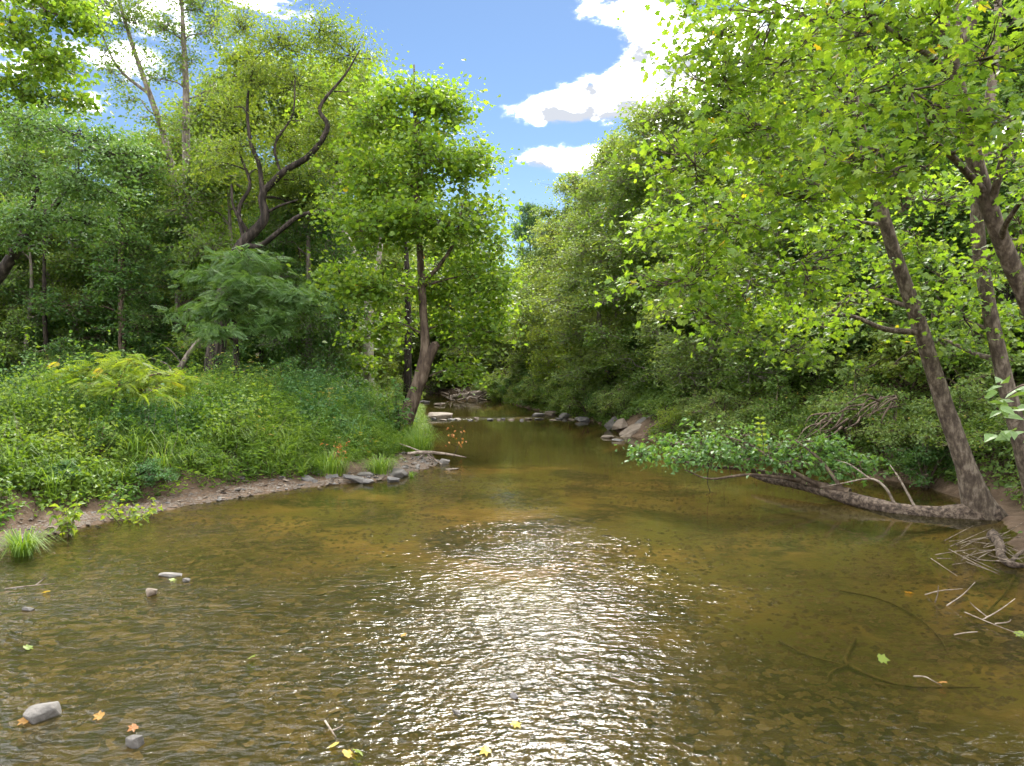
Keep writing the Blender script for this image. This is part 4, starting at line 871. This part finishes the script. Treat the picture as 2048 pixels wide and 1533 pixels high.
for q in ([(1790, 1010, 15.6, .035), (1770, 975, 15.7, .03), (1740, 958, 15.9, .022), (1680, 968, 16.2, .012), (1640, 975, 16.4, .006)], [(1740, 958, 15.9, .02), (1700, 930, 16.2, .012), (1670, 920, 16.4, .005)], [(1830, 1015, 15.5, .03), (1800, 960, 15.9, .02), (1780, 930, 16.2, .008)]):
    mb = MB(); tube(mb, *PL(q), 6, 6, 0, .08); link('dead_branch', mb.mesh('dead_branch', ['wood_dead'], root.location), root)
mb = MB(); tube(mb, [P(1417, 930, 17.6), P(1415, 965, 17.5), P(1420, 985, 17.5), W(1412, 990)], [.012, .01, .008, .004], 5, 5); link('hanging_twig', mb.mesh('hanging_twig', ['bark_dark'], root.location), root)

# ------------------------------------------------------------------ stones
def hull_mesh(name, dims, n, matn, seed):
    import bmesh
    rg = np.random.default_rng(seed); bm = bmesh.new()
    p = rg.normal(0, 1, (n, 3)); p /= np.linalg.norm(p, axis=1)[:, None]; p = np.sign(p) * np.abs(p) ** .7 * rg.uniform(.8, 1, (n, 1))
    for v in p * np.array(dims) / 2: bm.verts.new(v)
    r = bmesh.ops.convex_hull(bm, input=bm.verts)
    bmesh.ops.delete(bm, geom=[g for g in r['geom_interior'] if isinstance(g, bmesh.types.BMVert)], context='VERTS')
    bmesh.ops.bevel(bm, geom=bm.edges[:], offset=.035 * min(dims), segments=1, affect='EDGES')
    me = bpy.data.meshes.new(name); bm.to_mesh(me); bm.free(); me.materials.append(MATS[matn]); return me
def hull_simple(name, dims, n, matn, seed):
    import bmesh
    rg = np.random.default_rng(seed); bm = bmesh.new()
    p = rg.normal(0, 1, (n, 3)); p /= np.linalg.norm(p, axis=1)[:, None]; p = np.sign(p) * np.abs(p) ** .75
    for v in p * np.array(dims) / 2: bm.verts.new(v)
    r = bmesh.ops.convex_hull(bm, input=bm.verts)
    bmesh.ops.delete(bm, geom=[g for g in r['geom_interior'] if isinstance(g, bmesh.types.BMVert)], context='VERTS')
    me = bpy.data.meshes.new(name); bm.to_mesh(me); bm.free(); me.materials.append(MATS[matn]); return me
def rock(label, px, py, dims, matn='stone_grey', sink=.35, rz=None, tilt=(0, 0), z=None, group=None, seed=None, name='rock'):
    w = W(px, py, 0 if z is None else z); zz = gz(w.x, w.y) if z is None else z
    zz = max(zz, -.05) if z is None else zz
    seed = int(px * 7 + py) if seed is None else seed
    o = link(name, hull_mesh('rock', dims, 18, matn, seed), None, (w.x, w.y, zz + dims[2] * (.5 - sink)))
    o.rotation_euler = (R(tilt[0]), R(tilt[1]), (random.uniform(-.5, .5) if rz is None else R(rz)))
    return tag(o, label, 'rock', group)
rock('dark angular slab at the left end of the gravel spit', 614, 962, (.5, .4, .22), 'stone_dark', tilt=(8, 12), z=.06)
rock('largest pale boulder at the left end of the gravel spit', 632, 953, (.55, .5, .42), 'stone_grey', z=.08)
rock('flat dark stone just right of the pale boulder', 662, 958, (.5, .35, .16), 'stone_dark', tilt=(6, -8), z=.06)
rock('long dark slab tilted towards the water on the gravel spit', 710, 962, (.8, .35, .20), 'stone_dark', tilt=(10, 14), rz=15, z=.06)
rock('small dark stone right beside the long slab at the water line', 736, 965, (.38, .3, .15), 'stone_dark', z=.04)
rock('grey stone behind the long slab on the gravel spit', 730, 952, (.5, .35, .2), 'stone_grey', z=.08)
rock('rounded grey boulder near the right end of the gravel spit', 797, 950, (.62, .45, .32), 'stone_grey', z=.05)
rock('dark wedge leaning in front of the rounded grey boulder', 786, 962, (.42, .34, .2), 'stone_dark', tilt=(14, -10), z=.03)
rock('bluish stone in the water right of the driftwood', 888, 927, (.42, .36, .26), 'stone_grey', z=0)
rock('low pale stone in the water off the spit', 905, 940, (.5, .22, .10), 'stone_tan', z=0)
rock('grey boulder in the riffle beside the lower left corner', 88, 1432, (.36, .26, .2), 'stone_grey', z=0, rz=40)
rock('small brown stone alone in the shallow water at the left', 303, 1188, (.17, .15, .14), 'stone_tan', z=.02)
rock('flat pale stone amid leaves in the left riffle', 340, 1152, (.42, .16, .09), 'stone_grey', z=0)
rock('small white stone beside the leaf-strewn flat stone', 372, 1163, (.13, .11, .09), 'stone_grey', z=0)
rock('little grey stone near the left edge of the shallows', 57, 1220, (.18, .09, .07), 'stone_grey', z=0)
rock('square grey stone in the riffle near the bottom edge at left', 270, 1487, (.17, .15, .12), 'stone_grey', z=.01)
rock('small blue-grey stone in the riffle at bottom centre', 911, 1426, (.12, .09, .07), 'stone_grey', z=.01)
rock('dark round stone in the glint of the riffle', 1028, 1394, (.10, .08, .06), 'stone_dark', z=.01)
rock('low brown rock mound at the left end of the far riffle', 880, 836, (1.7, 1.1, .75), 'stone_tan', z=.0, sink=.45)
rock('small tan stone in midstream beyond the far riffle', 880, 811, (1.0, .7, .35), 'stone_tan', z=0)
rock('white stone near the left bank beyond the far riffle', 845, 806, (1.4, .8, .3), 'stone_grey', z=0)
for i, (px, py, dm, mt, lab) in enumerate((
        (1075, 832, (1.0, .6, .35), 'stone_grey', 'first pale rock where the far riffle meets the right bank'),
        (1105, 829, (1.1, .7, .4), 'stone_tan', 'tan rock in the row along the right bank past the far riffle'),
        (1130, 834, (.9, .7, .4), 'stone_grey', 'grey rock at the near end of the far right bank row'),
        (1165, 842, (.9, .7, .4), 'stone_dark', 'dark rock on the right bank between the row and the outcrop'),
        (1215, 875, (.7, .4, .16), 'stone_tan', 'low pale slab in the water below the right outcrop'),
        (1235, 882, (.6, .35, .14), 'stone_grey', 'nearest flat stone in the water below the right outcrop'))):
    rock(lab, px, py, dm, mt, z=.02)
# the slanting rock outcrop
ob = W(1275, 872, 0); ob.x += .5
root = empty('rock_outcrop', (ob.x, ob.y, gz(ob.x, ob.y)), 'slanting grey rock outcrop at the water edge on the right bank', 'rock outcrop')
for i, (px, py, d, dm, rx, ry, rz) in enumerate(((1262, 862, 32, (1.9, 1.4, .5), 5, -28, 10), (1290, 845, 32.6, (2.0, 1.5, .55), 5, -34, 14), (1318, 822, 33.4, (1.9, 1.5, .5), 8, -38, 8), (1240, 852, 33.5, (1.4, 1.2, .6), 0, -35, 30), (1222, 846, 34.5, (1.2, 1.0, .7), 10, -45, 0),
                                                 (1300, 872, 31.2, (1.6, .9, .35), 3, -12, 5), (1250, 872, 31.6, (1.2, .8, .3), 4, -10, 20), (1275, 825, 35, (1.6, 1.2, .6), 0, -42, 10), (1335, 880, 30, (1.4, .8, .25), 0, -6, 0))):
    p = P(px, py, d); o = link('slab', hull_mesh('slab', tuple(q * .74 for q in dm), 16, 'stone_tan' if i % 3 == 0 else 'stone_grey', 900 + i), root, (p.x - ob.x, p.y - ob.y, p.z - root.location.z)); o.rotation_euler = (R(rx), R(ry), R(rz))
for i in range(16):
    y = 40.6 + RNG.uniform(-.5, .5); x = -4.4 + i * .5 + RNG.uniform(-.2, .2); o = link('stone', hull_simple('stone', (RNG.uniform(.3, .7), RNG.uniform(.25, .5), RNG.uniform(.12, .26)), 14, 'stone_tan' if i % 2 else 'stone_dark', 700 + i), GROUND, (x, y, .0)); o.rotation_euler = (0, 0, RNG.uniform(0, 6))
# gravel: the larger stones one by one, the pebbles as one mass
PROTO = [hull_simple('stone', (1, RNG.uniform(.6, .9), RNG.uniform(.25, .5)), 14, m, 300 + i) for i, m in enumerate(['stone_grey', 'stone_tan', 'stone_tan', 'stone_grey', 'stone_dark', 'stone_tan', 'stone_grey', 'stone_tan'])]
for i in range(230):
    y = RNG.uniform(18.3, 24.5) if i < 150 else RNG.uniform(12, 19); x = float(XL(y)) - RNG.uniform(-.35, 1.5 if i < 150 else .8)
    s = RNG.uniform(.09, .26) * (1 if i < 150 else .75)
    o = link('stone', PROTO[i % 8], GROUND, (x, y, gz(x, y) + s * .08)); o.scale = (s, s, s); o.rotation_euler = (RNG.normal(0, .2), RNG.normal(0, .2), RNG.uniform(0, 6.28))
BEDP = [hull_simple('bed_stone', (1, RNG.uniform(.5, .8), RNG.uniform(.14, .26)), 14, 'stone_bed', 400 + i) for i in range(5)]
for i in range(69):
    y = RNG.uniform(6, 16); x = RNG.uniform(max(-.72 * y, float(XL(y)) + .4), min(.72 * y, float(XR(y)) - .4)); s = RNG.uniform(.10, .30)
    o = link('stone', BEDP[i % 5], GROUND, (x, y, gz(x, y) + s * .02)); o.scale = (s, s, s); o.rotation_euler = (RNG.normal(0, .1), RNG.normal(0, .1), RNG.uniform(0, 6.28))
def pebbles():
    mb = MB(); n = 6000
    y = RNG.uniform(10, 26, n); x = XL(y) - RNG.normal(.35, .5, n); s = RNG.uniform(.015, .06, n)
    nb = 16000; yb = RNG.uniform(5, 22, nb); xb = RNG.uniform(-1, 1, nb) * yb * .75; ok = (xb > XL(yb) + .1) & (xb < XR(yb) - .1) & (vnoise(xb * .6 + 70, yb * .6) > .36); xb, yb = xb[ok], yb[ok]
    x = np.concatenate([x, xb]); y = np.concatenate([y, yb]); s = np.concatenate([s, RNG.uniform(.025, .085, len(xb))]); n = len(x)
    base = np.array([(1, 0, 0), (0, 1, 0), (-1, 0, 0), (0, -1, 0), (0, 0, .45), (0, 0, -.45)]); F = np.array([(0, 1, 4), (1, 2, 4), (2, 3, 4), (3, 0, 4)])
    a = RNG.uniform(0, 6.28, n); V = base[None] * RNG.uniform(.6, 1.2, (n, 6, 1)) * s[:, None, None]; ca, sa = np.cos(a)[:, None], np.sin(a)[:, None]
    V = np.stack([V[..., 0] * ca - V[..., 1] * sa, V[..., 0] * sa + V[..., 1] * ca, V[..., 2]], -1) + np.stack([x, y, height(x, y)], 1)[:, None]
    bedm = height(x, y) < -.02
    for m, mt in ((~bedm, 0), (bedm, 1)):
        v = V[m]; mb.add(v.reshape(-1, 3), ((np.arange(len(v)) * 6)[:, None, None] + F[None]).reshape(-1, 3), mt)
    tag(link('pebbles', mb.mesh('pebbles', ['stone_tan', 'stone_bed'])), 'pebbles on the gravel edge and the creek bed', 'pebbles', None, 'stuff')
pebbles()

# ------------------------------------------------------------------ driftwood, twigs, sunken branches, floating leaves
def branchy(name, label, paths, matn, cat='branch', group=None, loc=None):
    p0 = paths[0][0][0]; loc = Vector(loc or p0); root = empty(name, loc, label, cat, group)
    for i, (pts, rad) in enumerate(paths):
        mb = MB(); tube(mb, pts, rad, 7, 5, 0, .08); link('stem' if i == 0 else 'side_branch', mb.mesh('stem', [matn], loc), root)
    return root
def WP(lst): return [W(x, y, z) for x, y, z, r in lst], [q[3] for q in lst]
branchy('driftwood', 'pale driftwood stick jutting over the water from the tip of the gravel spit', [WP([(815, 908, .35, .05), (850, 905, .38, .055), (890, 908, .35, .04), (932, 915, .25, .015)]), WP([(850, 905, .36, .04), (862, 915, .2, .03), (885, 930, .02, .015)]), WP([(852, 906, .36, .04), (838, 918, .15, .03), (825, 925, .05, .02)]), WP([(858, 906, .36, .035), (868, 918, .12, .03), (862, 926, .03, .02)]), WP([(845, 905, .36, .03), (820, 895, .5, .02), (800, 888, .6, .008)])], 'wood_dead', 'driftwood')
root = branchy('dead_sapling', 'thin dead twig with rusty leaves standing in the water by the driftwood', [([W(905, 918, -.05), P(915, 895, 25.4), P(925, 870, 25.6), P(932, 848, 25.8)], [.012, .009, .006, .003]), ([P(915, 895, 25.4), P(900, 888, 25.3), P(890, 885, 25.2)], [.006, .004, .002])], 'bark_dark', 'twig')
mb = MB(); pp = np.array([tuple(P(905 + RNG.uniform(-18, 28), 880 + RNG.uniform(-30, 15), 25.5)) for _ in range(26)]); ax, nm = leaf_pose(26, None, .8); put(mb, OV, pp, ax, nm, .13, RNG.random(26)); link('dry_leaves', mb.mesh('dry_leaves', ['dead_leaf'], root.location), root)
lj = [([Vector((-5.0, 62, .3)), Vector((-3.6, 62.5, .45)), Vector((-1.9, 63, .75))], [.16, .2, .17])]
for i in range(26):
    x = 900 + RNG.random() * 75; y = 803 - RNG.random() * 6; p0 = W(x, y, 0); p0.z = RNG.uniform(-.1, .3); a = RNG.uniform(0, 6.28); L = RNG.uniform(1, 2.6); q0 = Vector((math.cos(a) * L, math.sin(a) * L * .6, RNG.uniform(.1, .7)))
    lj.append(([p0, p0 + q0 * .5 + Vector((0, 0, RNG.uniform(-.1, .25))), p0 + q0], [.08, .06, .03]))
branchy('log_jam', 'tangled grey log jam at the foot of the far bank where the creek bends', lj, 'wood_dead', 'log jam')
branchy('root', 'thick bare root curving into the water below the leaning sycamore', [WP([(1985, 1070, .15, .10), (2000, 1090, .12, .075), (2002, 1112, .08, .065), (2020, 1128, .05, .06), (2046, 1132, .04, .04)]), WP([(2020, 1128, .05, .04), (2035, 1110, .1, .03), (2060, 1095, .2, .02)])], 'wood_log', 'root')
tw = []
for i in range(40):
    x = 1860 + RNG.random() * 175; y = 1075 + RNG.random() * 55; L = RNG.uniform(25, 85); a = RNG.normal(0, .45)
    tw.append(([W(x, y, .02), W(x + L * .5, y + L * .5 * a, .08 + RNG.random() * .12), W(x + L, y + L * a, RNG.uniform(.02, .3))], [.007, .005, .0025]))
branchy('brush_pile', 'drift of thin dead twigs caught on the right shore below the log', tw, 'wood_dead', 'twigs')
for lab, segs in (('forked pale twig rising from the water near the right edge', [[(1850, 1190, 0), (1880, 1182, .12), (1925, 1178, .18)], [(1870, 1205, 0), (1875, 1190, .12), (1877, 1172, .26)], [(1893, 1212, 0), (1925, 1190, .15), (1950, 1165, .32)]]),
                  ('long dead branch tip lying in the water at the right edge', [[(1930, 1225, .02), (1965, 1240, .06), (2010, 1258, .06), (2045, 1270, .03)], [(1965, 1240, .04), (2000, 1220, .15), (2030, 1198, .25)], [(1975, 1235, .04), (1950, 1215, .12), (1940, 1205, .18)], [(1990, 1248, .05), (2015, 1245, .1), (2022, 1240, .12)]]),
                  ('short pale twig floating below the dead branch at the right edge', [[(1908, 1270, .01), (1930, 1266, .04), (1955, 1264, .05)]]),
                  ('curved bare stick poking out of the water at the lower right', [[(1828, 1353, .02), (1850, 1354, .08), (1866, 1362, .06), (1884, 1372, .0)]]),
                  ('small forked twig in the riffle at bottom centre', [[(650, 1442, .02), (662, 1460, .07), (672, 1475, .02)], [(664, 1462, .06), (680, 1455, .08), (686, 1450, .1)]]),
                  ('thin twigs stranded in the left shallows', [[(10, 1178, .01), (60, 1172, .05), (110, 1168, .03)], [(70, 1172, .03), (85, 1160, .1), (90, 1155, .14)]])):
    branchy('twig', lab, [([W(*q) for q in s], [.009, .007, .005, .003][:len(s)]) for s in segs], 'wood_dead', 'twig')
def bedz(x, y): 
    w = W(x, y, -.3); return Vector((w.x, w.y, gz(w.x, w.y) + .04))
def sunk(label, segs):
    branchy('sunken_branch', label, [([bedz(x, y) for x, y in s], list(np.linspace(r * .7, r * .25, len(s)))) for s, r in segs], 'wood_sunken', 'branch')
sunk('forked dark branch sunk on the creek bed at the lower right', [([(1710, 1260), (1695, 1290), (1695, 1310), (1760, 1340), (1830, 1360), (1960, 1360)], .045), ([(1560, 1265), (1620, 1295), (1690, 1312)], .025), ([(1695, 1312), (1665, 1325), (1655, 1340)], .03)])
sunk('long curved sunken stem reaching across the bed towards the right shore', [([(1680, 1165), (1760, 1180), (1830, 1215), (1880, 1260), (1898, 1300)], .025)])
sunk('sunken limb curving down from the right shore root', [([(2030, 1150), (2028, 1175), (2010, 1200), (1975, 1230)], .04)])
d0 = 30.0
branchy('leaning_dead_trunk', 'pale dead trunk leaning right against the dark crooked tree', [PL([(338, 790, d0, .13), (350, 755, d0, .12), (380, 705, d0, .10), (412, 665, d0, .07)]), PL([(350, 755, d0, .05), (335, 730, d0 - .2, .03), (300, 715, d0 - .4, .012)]), PL([(365, 730, d0, .04), (345, 705, d0 - .2, .025), (325, 690, d0 - .3, .01)])], 'bark_grey', 'dead trunk')
rt = []
for i in range(26):
    x = 1650 + RNG.random() * 150; y = 790 + (1800 - x) * .35 + RNG.uniform(-15, 25); d1 = 18.5 + RNG.random(); p0 = P(x, y, d1); p0.z = max(p0.z, gz(p0.x, p0.y) + .15)
    p2 = p0 + Vector((RNG.uniform(-.9, -.2), RNG.uniform(-.4, .1), RNG.uniform(-.6, -.2))); p1 = (p0 + p2) / 2 + Vector((RNG.normal(0, .1), -.1, RNG.normal(.1, .1))); rt.append(([p0, p1, p2], [.03, .02, .008]))
branchy('hanging_roots', 'brown tangle of hanging roots on the slope left of the leaning trunk', rt, 'bark_brown', 'roots')
LEAFM = {}
def floating_leaf(label, px, py, matn, s=.15, var=.6):
    w = W(px, py, .015); key = (matn, round(var, 1))
    if key not in LEAFM:
        mb = MB(); mb.add(LOBED[0], LOBED[1], 0, np.full(12, var)); LEAFM[key] = mb.mesh('fallen_leaf', [matn])
    o = link('fallen_leaf', LEAFM[key], None, (w.x, w.y, .03)); s *= .78; o.scale = (s, s, s); o.rotation_euler = (RNG.normal(0, .3), RNG.normal(0, .3), RNG.uniform(0, 6.28)); tag(o, label, 'leaf')
for q in (('orange leaf floating near the forked twig at right', 1815, 1186, 'autumn_leaf', .14, .1), ('bright green leaf floating above the sunken branch at lower right', 1757, 1320, 'leaf_yellow', .16, .8), ('reddish leaf at the end of the curved stick', 1878, 1368, 'dead_leaf', .12, .6),
          ('large yellow leaf in the leaf cluster at bottom centre', 688, 1512, 'autumn_leaf', .17, .7), ('green leaf in the leaf cluster at bottom centre', 710, 1503, 'leaf_yellow', .13, .7), ('upper yellow leaf of the cluster at bottom centre', 672, 1494, 'autumn_leaf', .12, .9), ('orange leaf washed against the boulder at lower left', 58, 1444, 'autumn_leaf', .14, .1),
          ('rusty leaf above the square stone at bottom left', 273, 1455, 'dead_leaf', .11, .2), ('pale yellow leaf in the bottom glint', 1025, 1448, 'autumn_leaf', .13, .9), ('yellow leaf at the very bottom of the glint', 978, 1502, 'autumn_leaf', .13, .8), ('yellow-green leaf on the flat stone of the left riffle', 342, 1160, 'leaf_yellow', .13, .8),
          ('green leaf drifting in the left riffle', 50, 1300, 'leaf_yellow', .13, .6), ('small green leaf drifting at centre left', 500, 1318, 'leaf_yellow', .12, .6), ('orange leaf drifting above the corner at lower left', 205, 1437, 'autumn_leaf', .12, .2), ('yellow leaf stuck in the leaves of the left shallows', 100, 1185, 'autumn_leaf', .14, .8), ('green leaf at the far end of the stick at the right edge', 2035, 1266, 'leaf_yellow', .15, .7), ('tan leaf right of the left riffle', 805, 1272, 'autumn_leaf', .1, .4)):
    floating_leaf(*q)

# ------------------------------------------------------------------ single plants on the left bank
def tuft(name, label, px, py, z, h, n, matn, arch, cat='grass', spread=.12, w=.007):
    p = W(px, py, z); p.z = gz(p.x, p.y) - .02
    mb = MB(); blades(mb, [tuple(p)], h, n, spread, 0, arch, w)
    o = link(name, mb.mesh(name, [matn], p), None, p); tag(o, label, cat)
tuft('sedge_tuft', 'rounded bright sedge tuft at the water edge by the left border', 45, 1098, .1, .55, 260, 'grass', .9, spread=.14)
tuft('grass_clump', 'arching straw-tipped grass clump drooping over the bank at the left centre', 455, 884, 1.1, .8, 110, 'grass', 1.0, spread=.4)
tuft('grass_clump', 'drooping grass clump over the bank left of the arching one', 275, 902, 1.1, .75, 100, 'grass', 1.0, spread=.4)
tuft('grass_clump', 'lime green grass clump just behind the gravel spit', 660, 935, .3, .7, 320, 'grass', .9, spread=.5)
tuft('grass_clump', 'bright grass clump at the back of the gravel spit by its tip', 760, 938, .2, .6, 260, 'grass', .9, spread=.4)
tuft('grass_clump', 'small tuft growing among the stones at the spit tip', 823, 950, .05, .25, 60, 'grass', .7, spread=.06)
tuft('grass_clump', 'wispy grass at the foot of the leaning central sycamore', 838, 890, .4, 1.0, 260, 'grass', .9, spread=.5)
def leafy_plant(name, label, px, py, z, h, n, leaf, matn, tmpl=OV6, cat='plant', spread=.25, stemm='bark_brown'):
    p = W(px, py, z); p.z = gz(p.x, p.y) - .03; root = empty(name, p, label, cat)
    for k in range(n):
        a = RNG.uniform(0, 6.28); r = RNG.random() * spread; top = Vector((math.cos(a) * r * 1.6, math.sin(a) * r * 1.6, h * RNG.uniform(.6, 1.1))); b = Vector((math.cos(a) * r * .3, math.sin(a) * r * .3, 0))
        mb = MB(); tube(mb, [b, b.lerp(top, .5) + Vector((0, 0, h * .05)), top], [.008, .006, .003], 5, 3); st_ = link('stem', mb.mesh('stem', [stemm]), root)
        m = 12; f = RNG.uniform(.25, 1, m); pos = np.array([tuple(b.lerp(top, t)) for t in f]) + RNG.normal(0, .04, (m, 3)); ax, nm = leaf_pose(m, None, .2); leaf_objects(st_, (0, 0, 0), (pos, ax, nm, leaf * RNG.uniform(.7, 1.2, m), RNG.random(m) * .8 + .1), tmpl, matn, 'leaf' if 'flower' not in matn else 'flower')
    return root
leafy_plant('bank_sapling', 'yellow-green broadleaf seedling on the dirt bank near the left border', 135, 1040, .3, .75, 7, .17, 'leaf_yellow')
leafy_plant('bank_sapling', 'sprawling yellow-green bramble hanging over the dirt bank at left', 255, 1010, .35, .5, 12, .13, 'leaf_yellow', spread=.6)
leafy_plant('goldenrod', 'yellow goldenrod flowers in the weeds near the dark trunk', 418, 800, 1.5, .9, 6, .16, 'flower_yellow', OV)
leafy_plant('goldenrod', 'yellow flowers in the weeds left of the grey trunk pair', 580, 795, 1.5, .9, 4, .13, 'flower_yellow', OV)
leafy_plant('dock_plant', 'rusty orange seed stalks in the weeds above the gravel spit', 672, 895, .8, 1.0, 6, .11, 'dead_leaf', OV, spread=.3)
leafy_plant('vine', 'dark green climbing vine round the foot of the leaning central sycamore', 795, 860, .6, 2.2, 22, .22, 'leaf_glossy', spread=.55)
# pale-leaved branch reaching in at the right edge
base = Vector((6.6, 8.4, gz(8.6, 8.4)))
base = Vector((8.9, 8.6, gz(8.9, 8.6) - .1)); root = empty('pawpaw_sapling', base, 'sapling with large pointed pale leaves reaching in at the right edge', 'sapling')
mb = MB(); tube(mb, [base, P(2180, 900, 8.5), P(2110, 800, 8.4), P(2055, 770, 8.3), P(2010, 790, 8.2)], [.05, .04, .025, .014, .006], 7, 5); tube(mb, [P(2110, 800, 8.4), P(2060, 830, 8.3), P(2020, 850, 8.2)], [.015, .01, .005], 6, 4); link('stem', mb.mesh('stem', ['bark_brown'], base), root)
lm_ = MB(); lm_.add(OV6[0], OV6[1], 0, np.full(6, .85)); pl = lm_.mesh('leaf', ['leaf_blue'])
for k in range(26):
    p = P(RNG.uniform(1990, 2090), RNG.uniform(755, 870), RNG.uniform(8.0, 8.5)); o = link('leaf', pl, root, p - base); s = RNG.uniform(.16, .24); o.scale = (s, s, s)
    o.rotation_euler = (RNG.normal(-.3, .4), RNG.normal(0, .4), RNG.uniform(.6, 3.6))
